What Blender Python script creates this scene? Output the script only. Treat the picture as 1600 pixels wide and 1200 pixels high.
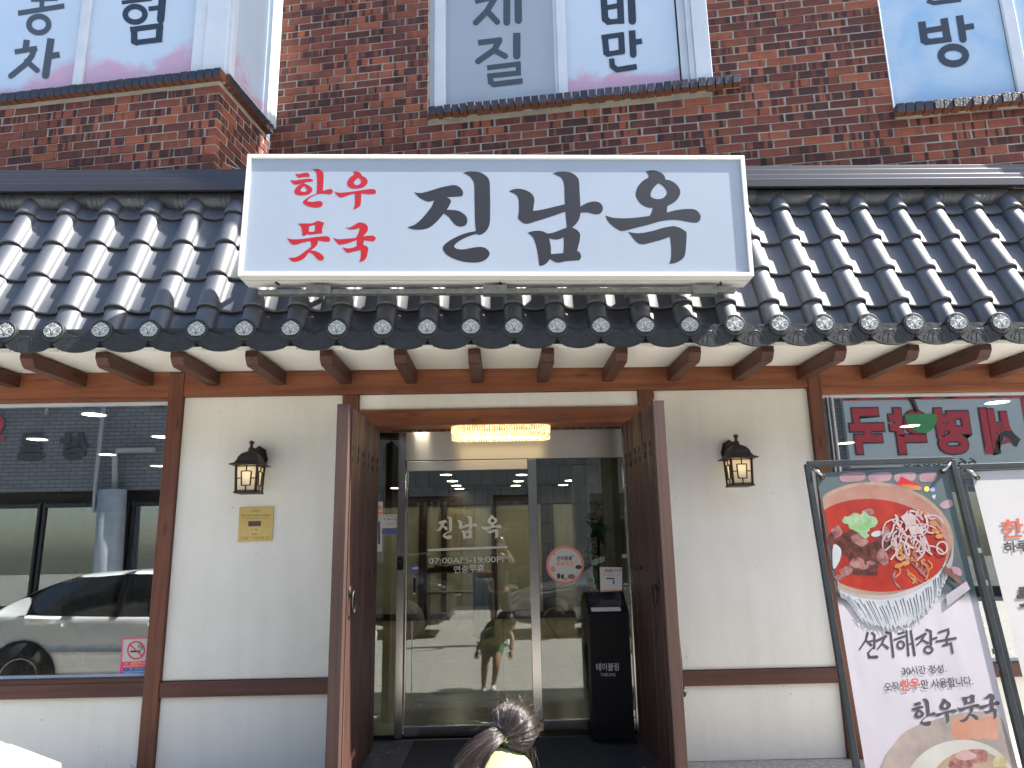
import bpy, bmesh, math, random
from mathutils import Vector, Matrix
random.seed(7)
for o in list(bpy.data.objects): bpy.data.objects.remove(o)
sc = bpy.context.scene
COL = sc.collection
rad = math.radians

# ---------------------------------------------------------------- camera, sky, sun, exposure
CAM = Vector((0.0, -5.2, 1.40))
PITCH, YAW, ROLL, FPX = rad(12.669), rad(1.027), rad(-1.102), 1140.0     # focal length in pixels of a 1600 px wide frame
_f = Vector((math.sin(YAW)*math.cos(PITCH), math.cos(YAW)*math.cos(PITCH), math.sin(PITCH)))
_r0 = Vector((math.cos(YAW), -math.sin(YAW), 0)); _u0 = _r0.cross(_f)
CR = _r0*math.cos(ROLL) + _u0*math.sin(ROLL); CU = -_r0*math.sin(ROLL) + _u0*math.cos(ROLL); CF = _f
cd = bpy.data.cameras.new('camera'); cam = bpy.data.objects.new('camera', cd); COL.objects.link(cam)
cd.sensor_fit = 'HORIZONTAL'; cd.sensor_width = 36.0; cd.lens = 36.0*FPX/1600.0
cd.clip_start = 0.05; cd.clip_end = 500
cam.matrix_world = Matrix(((CR.x, CU.x, -CF.x, CAM.x), (CR.y, CU.y, -CF.y, CAM.y), (CR.z, CU.z, -CF.z, CAM.z), (0, 0, 0, 1)))
sc.camera = cam

SUN = Vector((1.0, -0.16, 1.12)).normalized()                            # towards the sun
w = bpy.data.worlds.new('World'); sc.world = w; w.use_nodes = True
wn = w.node_tree.nodes; wl = w.node_tree.links
sky = wn.new('ShaderNodeTexSky'); sky.sky_type = 'NISHITA'; sky.sun_disc = False
sky.sun_elevation = math.asin(SUN.z); sky.sun_rotation = math.atan2(SUN.x, SUN.y)
sky.air_density = 1.0; sky.dust_density = 1.5; sky.ozone_density = 1.0
bg = wn['Background']; bg.inputs['Strength'].default_value = 0.10
wl.new(sky.outputs[0], bg.inputs[0])
sl = bpy.data.lights.new('sun', 'SUN'); sl.energy = 4.6; sl.angle = rad(0.53); sl.color = (1.0, 0.95, 0.87)
so = bpy.data.objects.new('sun', sl); COL.objects.link(so); so.rotation_euler = (-SUN).to_track_quat('-Z', 'Y').to_euler()
sc.view_settings.view_transform = 'Standard'; sc.view_settings.look = 'None'
sc.view_settings.exposure = 2.2; sc.view_settings.gamma = 1.0; sc.view_settings.use_curve_mapping = False
sc.render.engine = 'CYCLES'
sc.cycles.use_denoising = True; sc.cycles.max_bounces = 8; sc.cycles.transparent_max_bounces = 16
sc.cycles.glossy_bounces = 4; sc.cycles.diffuse_bounces = 4; sc.cycles.sample_clamp_indirect = 6.0
sc.cycles.caustics_reflective = False; sc.cycles.caustics_refractive = False

# ---------------------------------------------------------------- pixel rays of the photograph (1600 x 1200) onto planes of the place
def ray(px, py): return CF + CR*((px-800)/FPX) - CU*((py-600)/FPX)
def hit(px, py, p0, n):
    d = ray(px, py); return CAM + d*((Vector(p0)-CAM).dot(n)/d.dot(n))
def U(px, py, y): return hit(px, py, (0, y, 0), Vector((0, 1, 0)))
def project(p):
    v = Vector(p)-CAM; z = v.dot(CF); return 800+FPX*v.dot(CR)/z, 600-FPX*v.dot(CU)/z, z

# ---------------------------------------------------------------- scene graph helpers
ORG = {}
def thing(name, label, cat, loc=(0, 0, 0), group=None):
    o = bpy.data.objects.new(name, None); o.empty_display_size = .1; COL.objects.link(o)
    o.location = loc; ORG[o] = Vector(loc); o['label'] = label; o['category'] = cat
    if group: o['group'] = group
    return o
def tag(o, label, cat, group=None):
    o['label'] = label; o['category'] = cat
    if group: o['group'] = group
    return o
def link(name, me, parent=None, org=(0, 0, 0)):
    o = bpy.data.objects.new(name, me); COL.objects.link(o)
    if parent is not None:
        o.parent = parent; o.location = Vector(org)-ORG[parent]
    else: o.location = org
    ORG[o] = Vector(org); return o
def copy_tree(o, parent=None, dloc=None):
    c = o.copy(); COL.objects.link(c)
    if parent is not None: c.parent = parent
    if dloc is not None: c.location = o.location + Vector(dloc)
    for ch in list(o.children): copy_tree(ch, c)
    return c

class MB:
    """collects faces, each with a material slot; build() links ONE mesh object"""
    def __init__(s): s.v = []; s.f = []; s.m = []; s.sm = []; s.uv = {}
    def add(s, vs, fs, m=0, smooth=False):
        b = len(s.v); s.v += [Vector(x) for x in vs]
        for f in fs: s.f.append([b+i for i in f]); s.m.append(m); s.sm.append(smooth)
        return b
    def box(s, x0, x1, y0, y1, z0, z1, m=0, j=0.0):
        q = lambda: random.uniform(-j, j) if j else 0.0
        vs = [(x+q(), y+q(), z+q()) for z in (z0, z1) for y in (y0, y1) for x in (x0, x1)]
        s.add(vs, [(0, 2, 3, 1), (4, 5, 7, 6), (0, 1, 5, 4), (2, 6, 7, 3), (0, 4, 6, 2), (1, 3, 7, 5)], m)
    def obox(s, c, ax, ay, az, m=0):
        c = Vector(c); ax = Vector(ax); ay = Vector(ay); az = Vector(az)
        vs = [c+ax*i+ay*j+az*k for k in (-1, 1) for j in (-1, 1) for i in (-1, 1)]
        s.add(vs, [(0, 2, 3, 1), (4, 5, 7, 6), (0, 1, 5, 4), (2, 6, 7, 3), (0, 4, 6, 2), (1, 3, 7, 5)], m)
    def bar(s, a, b, w, t, up=(0, 0, 1), m=0):
        a = Vector(a); b = Vector(b); d = (b-a); L = d.length; d.normalize()
        sd = d.cross(Vector(up));
        if sd.length < 1e-4: sd = d.cross(Vector((0, 1, 0)))
        sd.normalize(); nn = sd.cross(d)
        s.obox((a+b)/2, d*L/2, sd*w/2, nn*t/2, m)
    def tube(s, pts, r, n=8, m=0, cap=True, closed=False):
        pts = [Vector(p) for p in pts]; k = len(pts); rs = r if isinstance(r, (list, tuple)) else [r]*k
        vs = []; prev = None
        for i, p in enumerate(pts):
            d = (pts[(i+1) % k]-pts[i-1]) if closed else (pts[min(i+1, k-1)]-pts[max(i-1, 0)])
            d.normalize()
            if prev is None:
                a = d.orthogonal().normalized()
            else:
                a = prev - d*prev.dot(d)
                a = a.normalized() if a.length > 1e-6 else d.orthogonal().normalized()
            prev = a; b = d.cross(a)
            for j in range(n):
                t = 2*math.pi*j/n; vs.append(p+(a*math.cos(t)+b*math.sin(t))*rs[i])
        fs = []
        for i in range(k if closed else k-1):
            for j in range(n):
                i2 = (i+1) % k; j2 = (j+1) % n
                fs.append((i*n+j, i*n+j2, i2*n+j2, i2*n+j))
        s.add(vs, fs, m, True)
        if cap and not closed:
            b0 = len(s.v)-k*n
            s.f.append([b0+j for j in range(n)][::-1]); s.m.append(m); s.sm.append(False)
            s.f.append([b0+(k-1)*n+j for j in range(n)]); s.m.append(m); s.sm.append(False)
    def lathe(s, prof, c=(0, 0, 0), n=24, m=0, axis='Z', smooth=True):
        c = Vector(c); vs = []
        for r, h in prof:
            for j in range(n):
                t = 2*math.pi*j/n; x, y = r*math.cos(t), r*math.sin(t)
                vs.append(c+Vector({'Z': (x, y, h), 'Y': (x, h, y), 'X': (h, x, y)}[axis]))
        fs = [(i*n+j, i*n+(j+1) % n, (i+1)*n+(j+1) % n, (i+1)*n+j) for i in range(len(prof)-1) for j in range(n)]
        s.add(vs, fs, m, smooth)
    def ball(s, c, rx, ry, rz, nu=16, nv=10, m=0, rot=None):
        c = Vector(c); vs = []; fs = []
        for i in range(nv+1):
            t = math.pi*i/nv
            for j in range(nu):
                p = 2*math.pi*j/nu; v = Vector((rx*math.sin(t)*math.cos(p), ry*math.sin(t)*math.sin(p), rz*math.cos(t)))
                vs.append(c+(rot @ v if rot else v))
        for i in range(nv):
            for j in range(nu): fs.append((i*nu+j, (i+1)*nu+j, (i+1)*nu+(j+1) % nu, i*nu+(j+1) % nu))
        s.add(vs, fs, m, True)
    def prism(s, pts2, fn, t0, t1, m=0):
        """outline of 2D points, fn(x, y, t) -> 3D, closed between t0 and t1"""
        n = len(pts2); vs = [fn(x, y, t0) for x, y in pts2]+[fn(x, y, t1) for x, y in pts2]
        s.add(vs, [tuple(range(n))[::-1], tuple(range(n, 2*n))]+[(i, (i+1) % n, n+(i+1) % n, n+i) for i in range(n)], m)
    def mesh(s, name, mats, org=(0, 0, 0), fixn=True):
        me = bpy.data.meshes.new(name); o = Vector(org)
        me.from_pydata([v-o for v in s.v], [], s.f)
        for m in (mats if isinstance(mats, (list, tuple)) else [mats]): me.materials.append(m)
        for p, mi, sm in zip(me.polygons, s.m, s.sm): p.material_index = mi; p.use_smooth = sm
        if fixn:
            bm = bmesh.new(); bm.from_mesh(me); bmesh.ops.recalc_face_normals(bm, faces=bm.faces); bm.to_mesh(me); bm.free()
        me.update(); return me
    def build(s, name, mats, parent=None, org=None, kind=None, bevel=0, fixn=True):
        if org is None: org = ORG[parent] if parent is not None else (0, 0, 0)
        o = link(name, s.mesh(name, mats, org, fixn), parent, org)
        if kind: o['kind'] = kind
        if bevel:
            b = o.modifiers.new('bevel', 'BEVEL'); b.width = bevel; b.segments = 2; b.limit_method = 'ANGLE'; b.angle_limit = rad(40)
        return o
def struct(name, mb, mats, **k): return mb.build(name, mats, kind='structure', **k)

# ---------------------------------------------------------------- materials
class NT:
    def __init__(s, name):
        s.mat = bpy.data.materials.new(name); s.mat.use_nodes = True
        s.n = s.mat.node_tree.nodes; s.l = s.mat.node_tree.links; s.b = s.n['Principled BSDF']; s.out = s.n['Material Output']
    def N(s, t, **k):
        x = s.n.new('ShaderNode'+t)
        for a, v in k.items():
            if a.startswith('i_'):
                key = a[2:]; key = int(key) if key.isdigit() else key
                x.inputs[key].default_value = v
            else: setattr(x, a, v)
        return x
    def L(s, a, ai, b, bi): s.l.new(a.outputs[ai], b.inputs[bi])
    def coord(s, kind='Object', scale=(1, 1, 1)):
        c = s.N('TexCoord'); m = s.N('Mapping'); s.L(c, kind, m, 'Vector'); m.inputs['Scale'].default_value = scale; return m
    def ramp(s, stops, interp='LINEAR'):
        r = s.N('ValToRGB'); e = r.color_ramp.elements; r.color_ramp.interpolation = interp
        while len(e) > 1: e.remove(e[0])
        e[0].position = stops[0][0]; e[0].color = (*stops[0][1], 1) if len(stops[0][1]) == 3 else stops[0][1]
        for p, c in stops[1:]:
            x = e.new(p); x.color = (*c, 1) if len(c) == 3 else c
        return r
def g3(v): return (v, v, v)
def plain(name, col, rough=.5, metal=0., spec=.5, emit=None, es=0., coat=0.):
    t = NT(name); b = t.b
    b.inputs['Base Color'].default_value = (*col, 1); b.inputs['Roughness'].default_value = rough; b.inputs['Metallic'].default_value = metal
    b.inputs['Specular IOR Level'].default_value = spec; b.inputs['Coat Weight'].default_value = coat
    if emit: b.inputs['Emission Color'].default_value = (*emit, 1); b.inputs['Emission Strength'].default_value = es
    return t.mat
def mottled(name, c0, c1, scale=4., rough=.7, bump=.0, bscale=60., detail=6, sc3=(1, 1, 1), metal=0., spec=.4, r1=None, kind='Object', coat=0.):
    t = NT(name); m = t.coord(kind, sc3)
    n = t.N('TexNoise', i_Scale=scale, i_Detail=detail, i_Roughness=.62); t.L(m, 0, n, 'Vector')
    r = t.ramp([(.32, c0), (.68, c1)]); t.L(n, 0, r, 0); t.L(r, 0, t.b, 'Base Color')
    t.b.inputs['Roughness'].default_value = rough; t.b.inputs['Metallic'].default_value = metal; t.b.inputs['Specular IOR Level'].default_value = spec
    t.b.inputs['Coat Weight'].default_value = coat
    if r1 is not None:
        mr = t.N('MapRange'); mr.inputs['To Min'].default_value = rough; mr.inputs['To Max'].default_value = r1
        n3 = t.N('TexNoise', i_Scale=scale*2.3, i_Detail=4.); t.L(m, 0, n3, 'Vector'); t.L(n3, 0, mr, 0); t.L(mr, 0, t.b, 'Roughness')
    if bump:
        n2 = t.N('TexNoise', i_Scale=bscale, i_Detail=5.); t.L(m, 0, n2, 'Vector')
        bp = t.N('Bump', i_Strength=bump, i_Distance=.01); t.L(n2, 0, bp, 'Height'); t.L(bp, 0, t.b, 'Normal')
    return t.mat
def wood(name, c0, c1, c2, axis='X', rough=.55, streak=None, knots=True, kind='Object'):
    """stained timber: long grain along an axis, darker knots, patchy stain"""
    t = NT(name); k = {'X': (.35, 7, 7), 'Z': (7, 7, .35), 'Y': (7, .35, 7)}[axis]
    oi = t.N('ObjectInfo'); tc = t.N('TexCoord'); ad = t.N('VectorMath', operation='ADD'); sc_ = t.N('Vector' 'Math', operation='SCALE')
    cx = t.N('CombineXYZ'); t.L(oi, 'Random', cx, 0); t.L(oi, 'Random', cx, 1); t.L(oi, 'Random', cx, 2)
    t.L(cx, 0, sc_, 0); sc_.inputs['Scale'].default_value = 37.0
    t.L(tc, kind, ad, 0); t.L(sc_, 0, ad, 1)
    mp = t.N('Mapping'); mp.inputs['Scale'].default_value = k; t.L(ad, 0, mp, 0)
    n1 = t.N('TexNoise', i_Scale=2.6, i_Detail=8., i_Roughness=.65, i_Distortion=.6); t.L(mp, 0, n1, 'Vector')
    r = t.ramp([(.28, c0), (.5, c1), (.72, c2)]); t.L(n1, 0, r, 0)
    n2 = t.N('TexNoise', i_Scale=1.1, i_Detail=3.); t.L(ad, 0, n2, 'Vector')
    r2 = t.ramp([(.35, g3(.72)), (.65, g3(1.12))]); t.L(n2, 0, r2, 0)
    mx = t.N('Mix', data_type='RGBA', blend_type='MULTIPLY'); mx.inputs[0].default_value = 1.0
    t.L(r, 0, mx, 6); t.L(r2, 0, mx, 7); last = mx
    if knots:
        vo = t.N('TexVoronoi', i_Scale=1.0); mp2 = t.N('Mapping'); mp2.inputs['Scale'].default_value = tuple(2.2 if v < 1 else 9.0 for v in k); t.L(ad, 0, mp2, 0); t.L(mp2, 0, vo, 'Vector')
        rk = t.ramp([(.04, g3(.35)), (.16, g3(1.0))]); t.L(vo, 0, rk, 0)
        m2 = t.N('Mix', data_type='RGBA', blend_type='MULTIPLY'); m2.inputs[0].default_value = .8; t.L(last, 2, m2, 6); t.L(rk, 0, m2, 7); last = m2
    if streak:
        ge = t.N('TexCoord'); sx = t.N('SeparateXYZ'); t.L(ge, kind, sx, 0)
        mr = t.N('MapRange'); mr.inputs['From Min'].default_value = streak[0]; mr.inputs['From Max'].default_value = streak[1]; t.L(sx, 2, mr, 0)
        mp3 = t.N('Mapping'); mp3.inputs['Scale'].default_value = (26, 26, .8); t.L(ad, 0, mp3, 0)
        n4 = t.N('TexNoise', i_Scale=2.5, i_Detail=5.); t.L(mp3, 0, n4, 'Vector'); r4 = t.ramp([(.5, g3(0)), (.66, g3(1))]); t.L(n4, 0, r4, 0)
        mu = t.N('Math', operation='MULTIPLY'); t.L(mr, 0, mu, 0); t.L(r4, 0, mu, 1)
        m3 = t.N('Mix', data_type='RGBA'); t.L(mu, 0, m3, 0); t.L(last, 2, m3, 6); m3.inputs[7].default_value = (*streak[2], 1); last = m3
    t.L(last, 2, t.b, 'Base Color'); t.b.inputs['Roughness'].default_value = rough; t.b.inputs['Specular IOR Level'].default_value = .35
    bp = t.N('Bump', i_Strength=.25, i_Distance=.004); t.L(n1, 0, bp, 'Height'); t.L(bp, 0, t.b, 'Normal')
    return t.mat
def glass(name, refl=.12, tint=(.80, .84, .82), rough=0.0):
    t = NT(name); t.n.remove(t.b)
    tr = t.N('BsdfTransparent'); tr.inputs[0].default_value = (*tint, 1)
    gl = t.N('BsdfGlossy'); gl.inputs['Roughness'].default_value = rough; gl.inputs[0].default_value = (.97, 1, 1, 1)
    fr = t.N('Fresnel', i_IOR=1.5); mr = t.N('MapRange'); mr.inputs['From Min'].default_value = .04; mr.inputs['To Min'].default_value = refl
    mx = t.N('MixShader'); t.L(fr, 0, mr, 0); t.L(mr, 0, mx, 0); t.L(tr, 0, mx, 1); t.L(gl, 0, mx, 2); t.L(mx, 0, t.out, 0)
    return t.mat
def emitter(name, col, s):
    t = NT(name); t.n.remove(t.b); e = t.N('Emission', i_Strength=s); e.inputs[0].default_value = (*col, 1); t.L(e, 0, t.out, 0); return t.mat

def brick_mat():
    """fired brick with kiln-dark bars across it; one colour roll per brick (loose piece or object)"""
    t = NT('fired_brick'); oi = t.N('ObjectInfo'); ge = t.N('NewGeometry'); uv = t.N('UVMap'); uv.uv_map = 'UVMap'
    ad = t.N('Math', operation='ADD'); t.L(oi, 'Random', ad, 0); t.L(ge, 'Random Per Island', ad, 1)
    wn1 = t.N('TexWhiteNoise', noise_dimensions='1D'); t.L(ad, 0, wn1, 'W')
    sep = t.N('SeparateColor'); t.L(wn1, 'Color', sep, 0)
    base = t.ramp([(0, (.105, .038, .031)), (.3, (.150, .050, .037)), (.62, (.225, .070, .044)), (.9, (.31, .098, .054)), (1, (.12, .042, .035))]); t.L(sep, 0, base, 0)
    su = t.N('SeparateXYZ'); t.L(uv, 0, su, 0)
    of = t.N('Math', operation='MULTIPLY_ADD'); t.L(wn1, 'Value', of, 0); of.inputs[1].default_value = 91.0; 
    sc_ = t.N('Math', operation='MULTIPLY'); t.L(su, 0, sc_, 0); sc_.inputs[1].default_value = 2.3; t.L(sc_, 0, of, 2)
    no = t.N('TexNoise', noise_dimensions='1D', i_Scale=1.35, i_Detail=1.0); t.L(of, 0, no, 'W')
    thr = t.N('MapRange'); t.L(sep, 1, thr, 0); thr.inputs['To Min'].default_value = .30; thr.inputs['To Max'].default_value = .60
    sb = t.N('Math', operation='SUBTRACT'); t.L(no, 0, sb, 0); t.L(thr, 0, sb, 1)
    bar = t.N('MapRange'); t.L(sb, 0, bar, 0); bar.inputs['From Min'].default_value = -.005; bar.inputs['From Max'].default_value = .02
    inv = t.N('Math', operation='SUBTRACT'); inv.inputs[0].default_value = 1.0; t.L(bar, 0, inv, 1)
    amt = t.ramp([(.0, g3(.95)), (.58, g3(.88)), (.74, g3(.32)), (1, g3(.05))]); t.L(sep, 2, amt, 0)
    mu = t.N('Math', operation='MULTIPLY'); t.L(inv, 0, mu, 0); t.L(amt, 0, mu, 1)
    dark = t.ramp([(0, (.022, .017, .018)), (.5, (.042, .025, .025)), (1, (.060, .030, .031))]); t.L(sep, 1, dark, 0)
    mx = t.N('Mix', data_type='RGBA'); t.L(mu, 0, mx, 0); t.L(base, 0, mx, 6); t.L(dark, 0, mx, 7)
    c = t.N('TexCoord'); n2 = t.N('TexNoise', i_Scale=9., i_Detail=6.); t.L(c, 'Object', n2, 'Vector'); r2 = t.ramp([(.3, g3(.72)), (.7, g3(1.15))]); t.L(n2, 0, r2, 0)
    m2 = t.N('Mix', data_type='RGBA', blend_type='MULTIPLY'); m2.inputs[0].default_value = 1; t.L(mx, 2, m2, 6); t.L(r2, 0, m2, 7)
    # lime bloom in worn patches
    n4 = t.N('TexNoise', i_Scale=2.1, i_Detail=8., i_Roughness=.7); t.L(ge, 'Position', n4, 'Vector'); r4 = t.ramp([(.58, g3(0)), (.75, g3(.20))]); t.L(n4, 0, r4, 0)
    m3 = t.N('Mix', data_type='RGBA'); t.L(r4, 0, m3, 0); t.L(m2, 2, m3, 6); m3.inputs[7].default_value = (.30, .20, .17, 1)
    t.L(m3, 2, t.b, 'Base Color'); t.b.inputs['Roughness'].default_value = .82; t.b.inputs['Specular IOR Level'].default_value = .25
    n3 = t.N('TexNoise', i_Scale=140., i_Detail=4.); t.L(c, 'Object', n3, 'Vector'); bp = t.N('Bump', i_Strength=.5, i_Distance=.004); t.L(n3, 0, bp, 'Height'); t.L(bp, 0, t.b, 'Normal')
    return t.mat
def watercolour(name, base, tints, zmask=None):
    """printed window film: pale ground with cloudy washes of colour (world position, so the print is continuous)"""
    t = NT(name); ge = t.N('NewGeometry'); last = None
    for k, (col, scale, lo, hi, amt, off) in enumerate(tints):
        mp = t.N('Mapping'); mp.inputs['Location'].default_value = off; t.L(ge, 'Position', mp, 0)
        n = t.N('TexNoise', i_Scale=scale, i_Detail=9., i_Roughness=.58, i_Distortion=.4); t.L(mp, 0, n, 'Vector')
        r = t.ramp([(lo, g3(0)), (hi, g3(amt))]); t.L(n, 0, r, 0)
        mx = t.N('Mix', data_type='RGBA'); t.L(r, 0, mx, 0); mx.inputs[7].default_value = (*col, 1)
        if zmask and k == len(tints)-1:                                  # the pink cloud is printed along the foot of the film
            sz = t.N('SeparateXYZ'); t.L(ge, 'Position', sz, 0); mr = t.N('MapRange'); mr.inputs['From Min'].default_value = zmask[0]; mr.inputs['From Max'].default_value = zmask[1]; mr.inputs['To Min'].default_value = -.35; mr.inputs['To Max'].default_value = .25; mr.clamp = False; t.L(sz, 2, mr, 0)
            mr.clamp = True; ad = t.N('Math', operation='ADD'); t.L(n, 0, ad, 0); t.L(mr, 0, ad, 1); t.L(ad, 0, r, 0)
        if last is None: mx.inputs[6].default_value = (*base, 1)
        else: t.L(last, 2, mx, 6)
        last = mx
    t.L(last, 2, t.b, 'Base Color'); t.b.inputs['Roughness'].default_value = .22; t.b.inputs['Specular IOR Level'].default_value = .5
    return t.mat
def brick_texture(name, c1, c2, mortar, bw, bh, ms=.012, plane='XZ', rough=.85):
    t = NT(name); c = t.N('TexCoord'); s = t.N('SeparateXYZ'); t.L(c, 'Object', s, 0); cx = t.N('CombineXYZ')
    t.L(s, {'X': 0, 'Y': 1}[plane[0]], cx, 0); t.L(s, 2, cx, 1)
    b = t.N('TexBrick', i_Scale=1.0); b.inputs['Color1'].default_value = (*c1, 1); b.inputs['Color2'].default_value = (*c2, 1); b.inputs['Mortar'].default_value = (*mortar, 1)
    b.inputs['Brick Width'].default_value = bw; b.inputs['Row Height'].default_value = bh; b.inputs['Mortar Size'].default_value = ms
    t.L(cx, 0, b, 'Vector'); t.L(b, 0, t.b, 'Base Color'); t.b.inputs['Roughness'].default_value = rough; return t.mat
def brushed(name, col, rough=.22, axis=2):
    t = NT(name); t.b.inputs['Base Color'].default_value = (*col, 1); t.b.inputs['Metallic'].default_value = 1.0; t.b.inputs['Roughness'].default_value = rough
    m = t.coord('Object', (300, 300, 1.0) if axis == 2 else (1, 300, 300))
    n = t.N('TexNoise', i_Scale=1.0, i_Detail=4.); t.L(m, 0, n, 'Vector')
    bp = t.N('Bump', i_Strength=.12, i_Distance=.002); t.L(n, 0, bp, 'Height'); t.L(bp, 0, t.b, 'Normal')
    t.b.inputs['Anisotropic'].default_value = .92; tg = t.N('Tangent', direction_type='RADIAL', axis='Z'); t.L(tg, 0, t.b, 'Tangent')
    if axis == 2: t.b.inputs['Anisotropic Rotation'].default_value = .25
    return t.mat

M = {}
M['brick'] = brick_mat()
M['mortar'] = mottled('mortar', (.31, .295, .245), (.42, .395, .33), 6, .95, .8, 90)
M['glazed'] = mottled('navy_glazed_brick', (.014, .019, .030), (.036, .045, .064), 9, .45, .5, 90)
M['rawbrick'] = mottled('raw_brick_underside', (.12, .045, .025), (.20, .085, .048), 8, .9, .6, 70)
M['tile'] = mottled('charcoal_painted_steel', (.038, .044, .055), (.054, .061, .074), 3, .52, .05, 40, r1=.64, spec=.5, metal=.0)
M['tile'].node_tree.nodes['Principled BSDF'].inputs['IOR'].default_value = 1.85
M['tile_dull'] = mottled('dusty_charcoal_metal', (.017, .020, .021), (.028, .032, .032), 14, .5, .35, 30)
M['tile_lip'] = plain('tile_cut_edge', (.018, .020, .026), .5)
M['rosette'] = mottled('white_emblem_paint', (.38, .42, .41), (.48, .51, .50), 30, .6)
M['flash'] = plain('dark_brown_flashing', (.026, .024, .028), .32, .0, .6)
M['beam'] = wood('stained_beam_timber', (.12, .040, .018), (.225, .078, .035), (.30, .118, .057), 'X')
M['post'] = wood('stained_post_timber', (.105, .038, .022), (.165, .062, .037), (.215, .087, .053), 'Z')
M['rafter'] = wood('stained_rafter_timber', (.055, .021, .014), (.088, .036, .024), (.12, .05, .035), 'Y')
M['rail'] = wood('stained_rail_timber', (.075, .031, .022), (.12, .052, .038), (.15, .068, .05), 'X')
M['leaf'] = wood('gate_leaf_timber', (.032, .015, .012), (.054, .026, .021), (.080, .039, .031), 'Z', .5, streak=(.70, 1.10, (.30, .19, .10)), knots=False)
M['leafedge'] = wood('gate_edge_timber', (.045, .025, .020), (.066, .038, .031), (.088, .052, .043), 'Z', .55, knots=False)
def plaster_mat():
    t = NT('cream_plaster'); ge = t.N('NewGeometry')
    n = t.N('TexNoise', i_Scale=1.6, i_Detail=9., i_Roughness=.6); t.L(ge, 'Position', n, 'Vector'); r = t.ramp([(.3, (.76, .74, .65)), (.55, (.81, .79, .705)), (.75, (.84, .82, .74))]); t.L(n, 0, r, 0)
    mp = t.N('Mapping'); mp.inputs['Scale'].default_value = (9, 9, .7); t.L(ge, 'Position', mp, 0)
    n2 = t.N('TexNoise', i_Scale=1.3, i_Detail=6.); t.L(mp, 0, n2, 'Vector'); r2 = t.ramp([(.34, g3(.965)), (.55, g3(1.0))]); t.L(n2, 0, r2, 0)
    n5 = t.N('TexNoise', i_Scale=22., i_Detail=2.); t.L(ge, 'Position', n5, 'Vector'); r5 = t.ramp([(.205, g3(.74)), (.25, g3(1.0))]); t.L(n5, 0, r5, 0)
    mx = t.N('Mix', data_type='RGBA', blend_type='MULTIPLY'); mx.inputs[0].default_value = 1; t.L(r, 0, mx, 6); t.L(r2, 0, mx, 7)
    m2 = t.N('Mix', data_type='RGBA', blend_type='MULTIPLY'); m2.inputs[0].default_value = 1; t.L(mx, 2, m2, 6); t.L(r5, 0, m2, 7); t.L(m2, 2, t.b, 'Base Color')
    t.b.inputs['Roughness'].default_value = .8; t.b.inputs['Specular IOR Level'].default_value = .3
    n3 = t.N('TexNoise', i_Scale=5., i_Detail=7., i_Roughness=.55, i_Distortion=.8); t.L(ge, 'Position', n3, 'Vector'); bp = t.N('Bump', i_Strength=.35, i_Distance=.01); t.L(n3, 0, bp, 'Height'); t.L(bp, 0, t.b, 'Normal')
    return t.mat
M['plaster'] = plaster_mat()
M['soffit'] = mottled('white_soffit_paint', (.84, .825, .76), (.87, .86, .80), 1.5, .8)
M['white'] = plain('white_powder_coat', (.66, .67, .64), .4)
M['pvc'] = mottled('white_window_profile', (.50, .54, .58), (.60, .64, .67), 2, .35)
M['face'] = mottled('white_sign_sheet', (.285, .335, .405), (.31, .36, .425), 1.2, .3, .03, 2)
M['ink'] = plain('charcoal_vinyl', (.022, .022, .026), .35)
M['red'] = plain('red_vinyl', (.36, .012, .018), .35)
M['galv'] = mottled('galvanised_steel', (.20, .21, .195), (.33, .34, .315), 25, .42, metal=.7)
M['steel'] = brushed('brushed_stainless', (.40, .38, .345), .40)
M['chrome'] = plain('polished_stainless', (.38, .37, .35), .2, 1.0)
M['black'] = plain('black_powder_coat', (.006, .006, .007), .55, 0, .15)
M['blackm'] = plain('matt_black', (.016, .016, .017), .7)
M['iron'] = mottled('dark_iron', (.018, .017, .016), (.045, .042, .038), 20, .5, .3, 60, metal=.5)
M['bronze'] = mottled('bronze_painted_metal', (.030, .022, .016), (.062, .044, .029), 18, .5, .2, 50, metal=.4)
M['glass'] = glass('window_glass', .35, (.56, .60, .56))
M['doorglass'] = glass('door_glass', .088, (.72, .75, .70))
M['frost'] = plain('cut_vinyl_white', (.50, .48, .42), .5)
M['film1'] = watercolour('printed_window_film', (.48, .565, .645), [((.41, .53, .645), 1.1, .45, .7, .9, (9, 2, 1)), ((.53, .30, .395), 2.0, .38, .50, .85, (3.1, 0, 1.7))], (5.60, 4.95))
M['film2'] = watercolour('grey_window_film', (.30, .345, .38), [((.35, .395, .43), .8, .3, .7, .8, (0, 0, 0))])
M['film3'] = watercolour('blue_window_film', (.40, .51, .62), [((.20, .39, .59), 1.4, .40, .62, .9, (1.2, 0, 4)), ((.46, .55, .63), 2.5, .5, .7, .5, (2, 2, 2))])
M['filmink'] = plain('navy_print', (.016, .023, .035), .3)
M['filmgrey'] = plain('grey_print', (.048, .060, .072), .3)
M['brass'] = mottled('brushed_brass', (.60, .43, .13), (.72, .54, .20), 6, .4, metal=.3)
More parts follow.
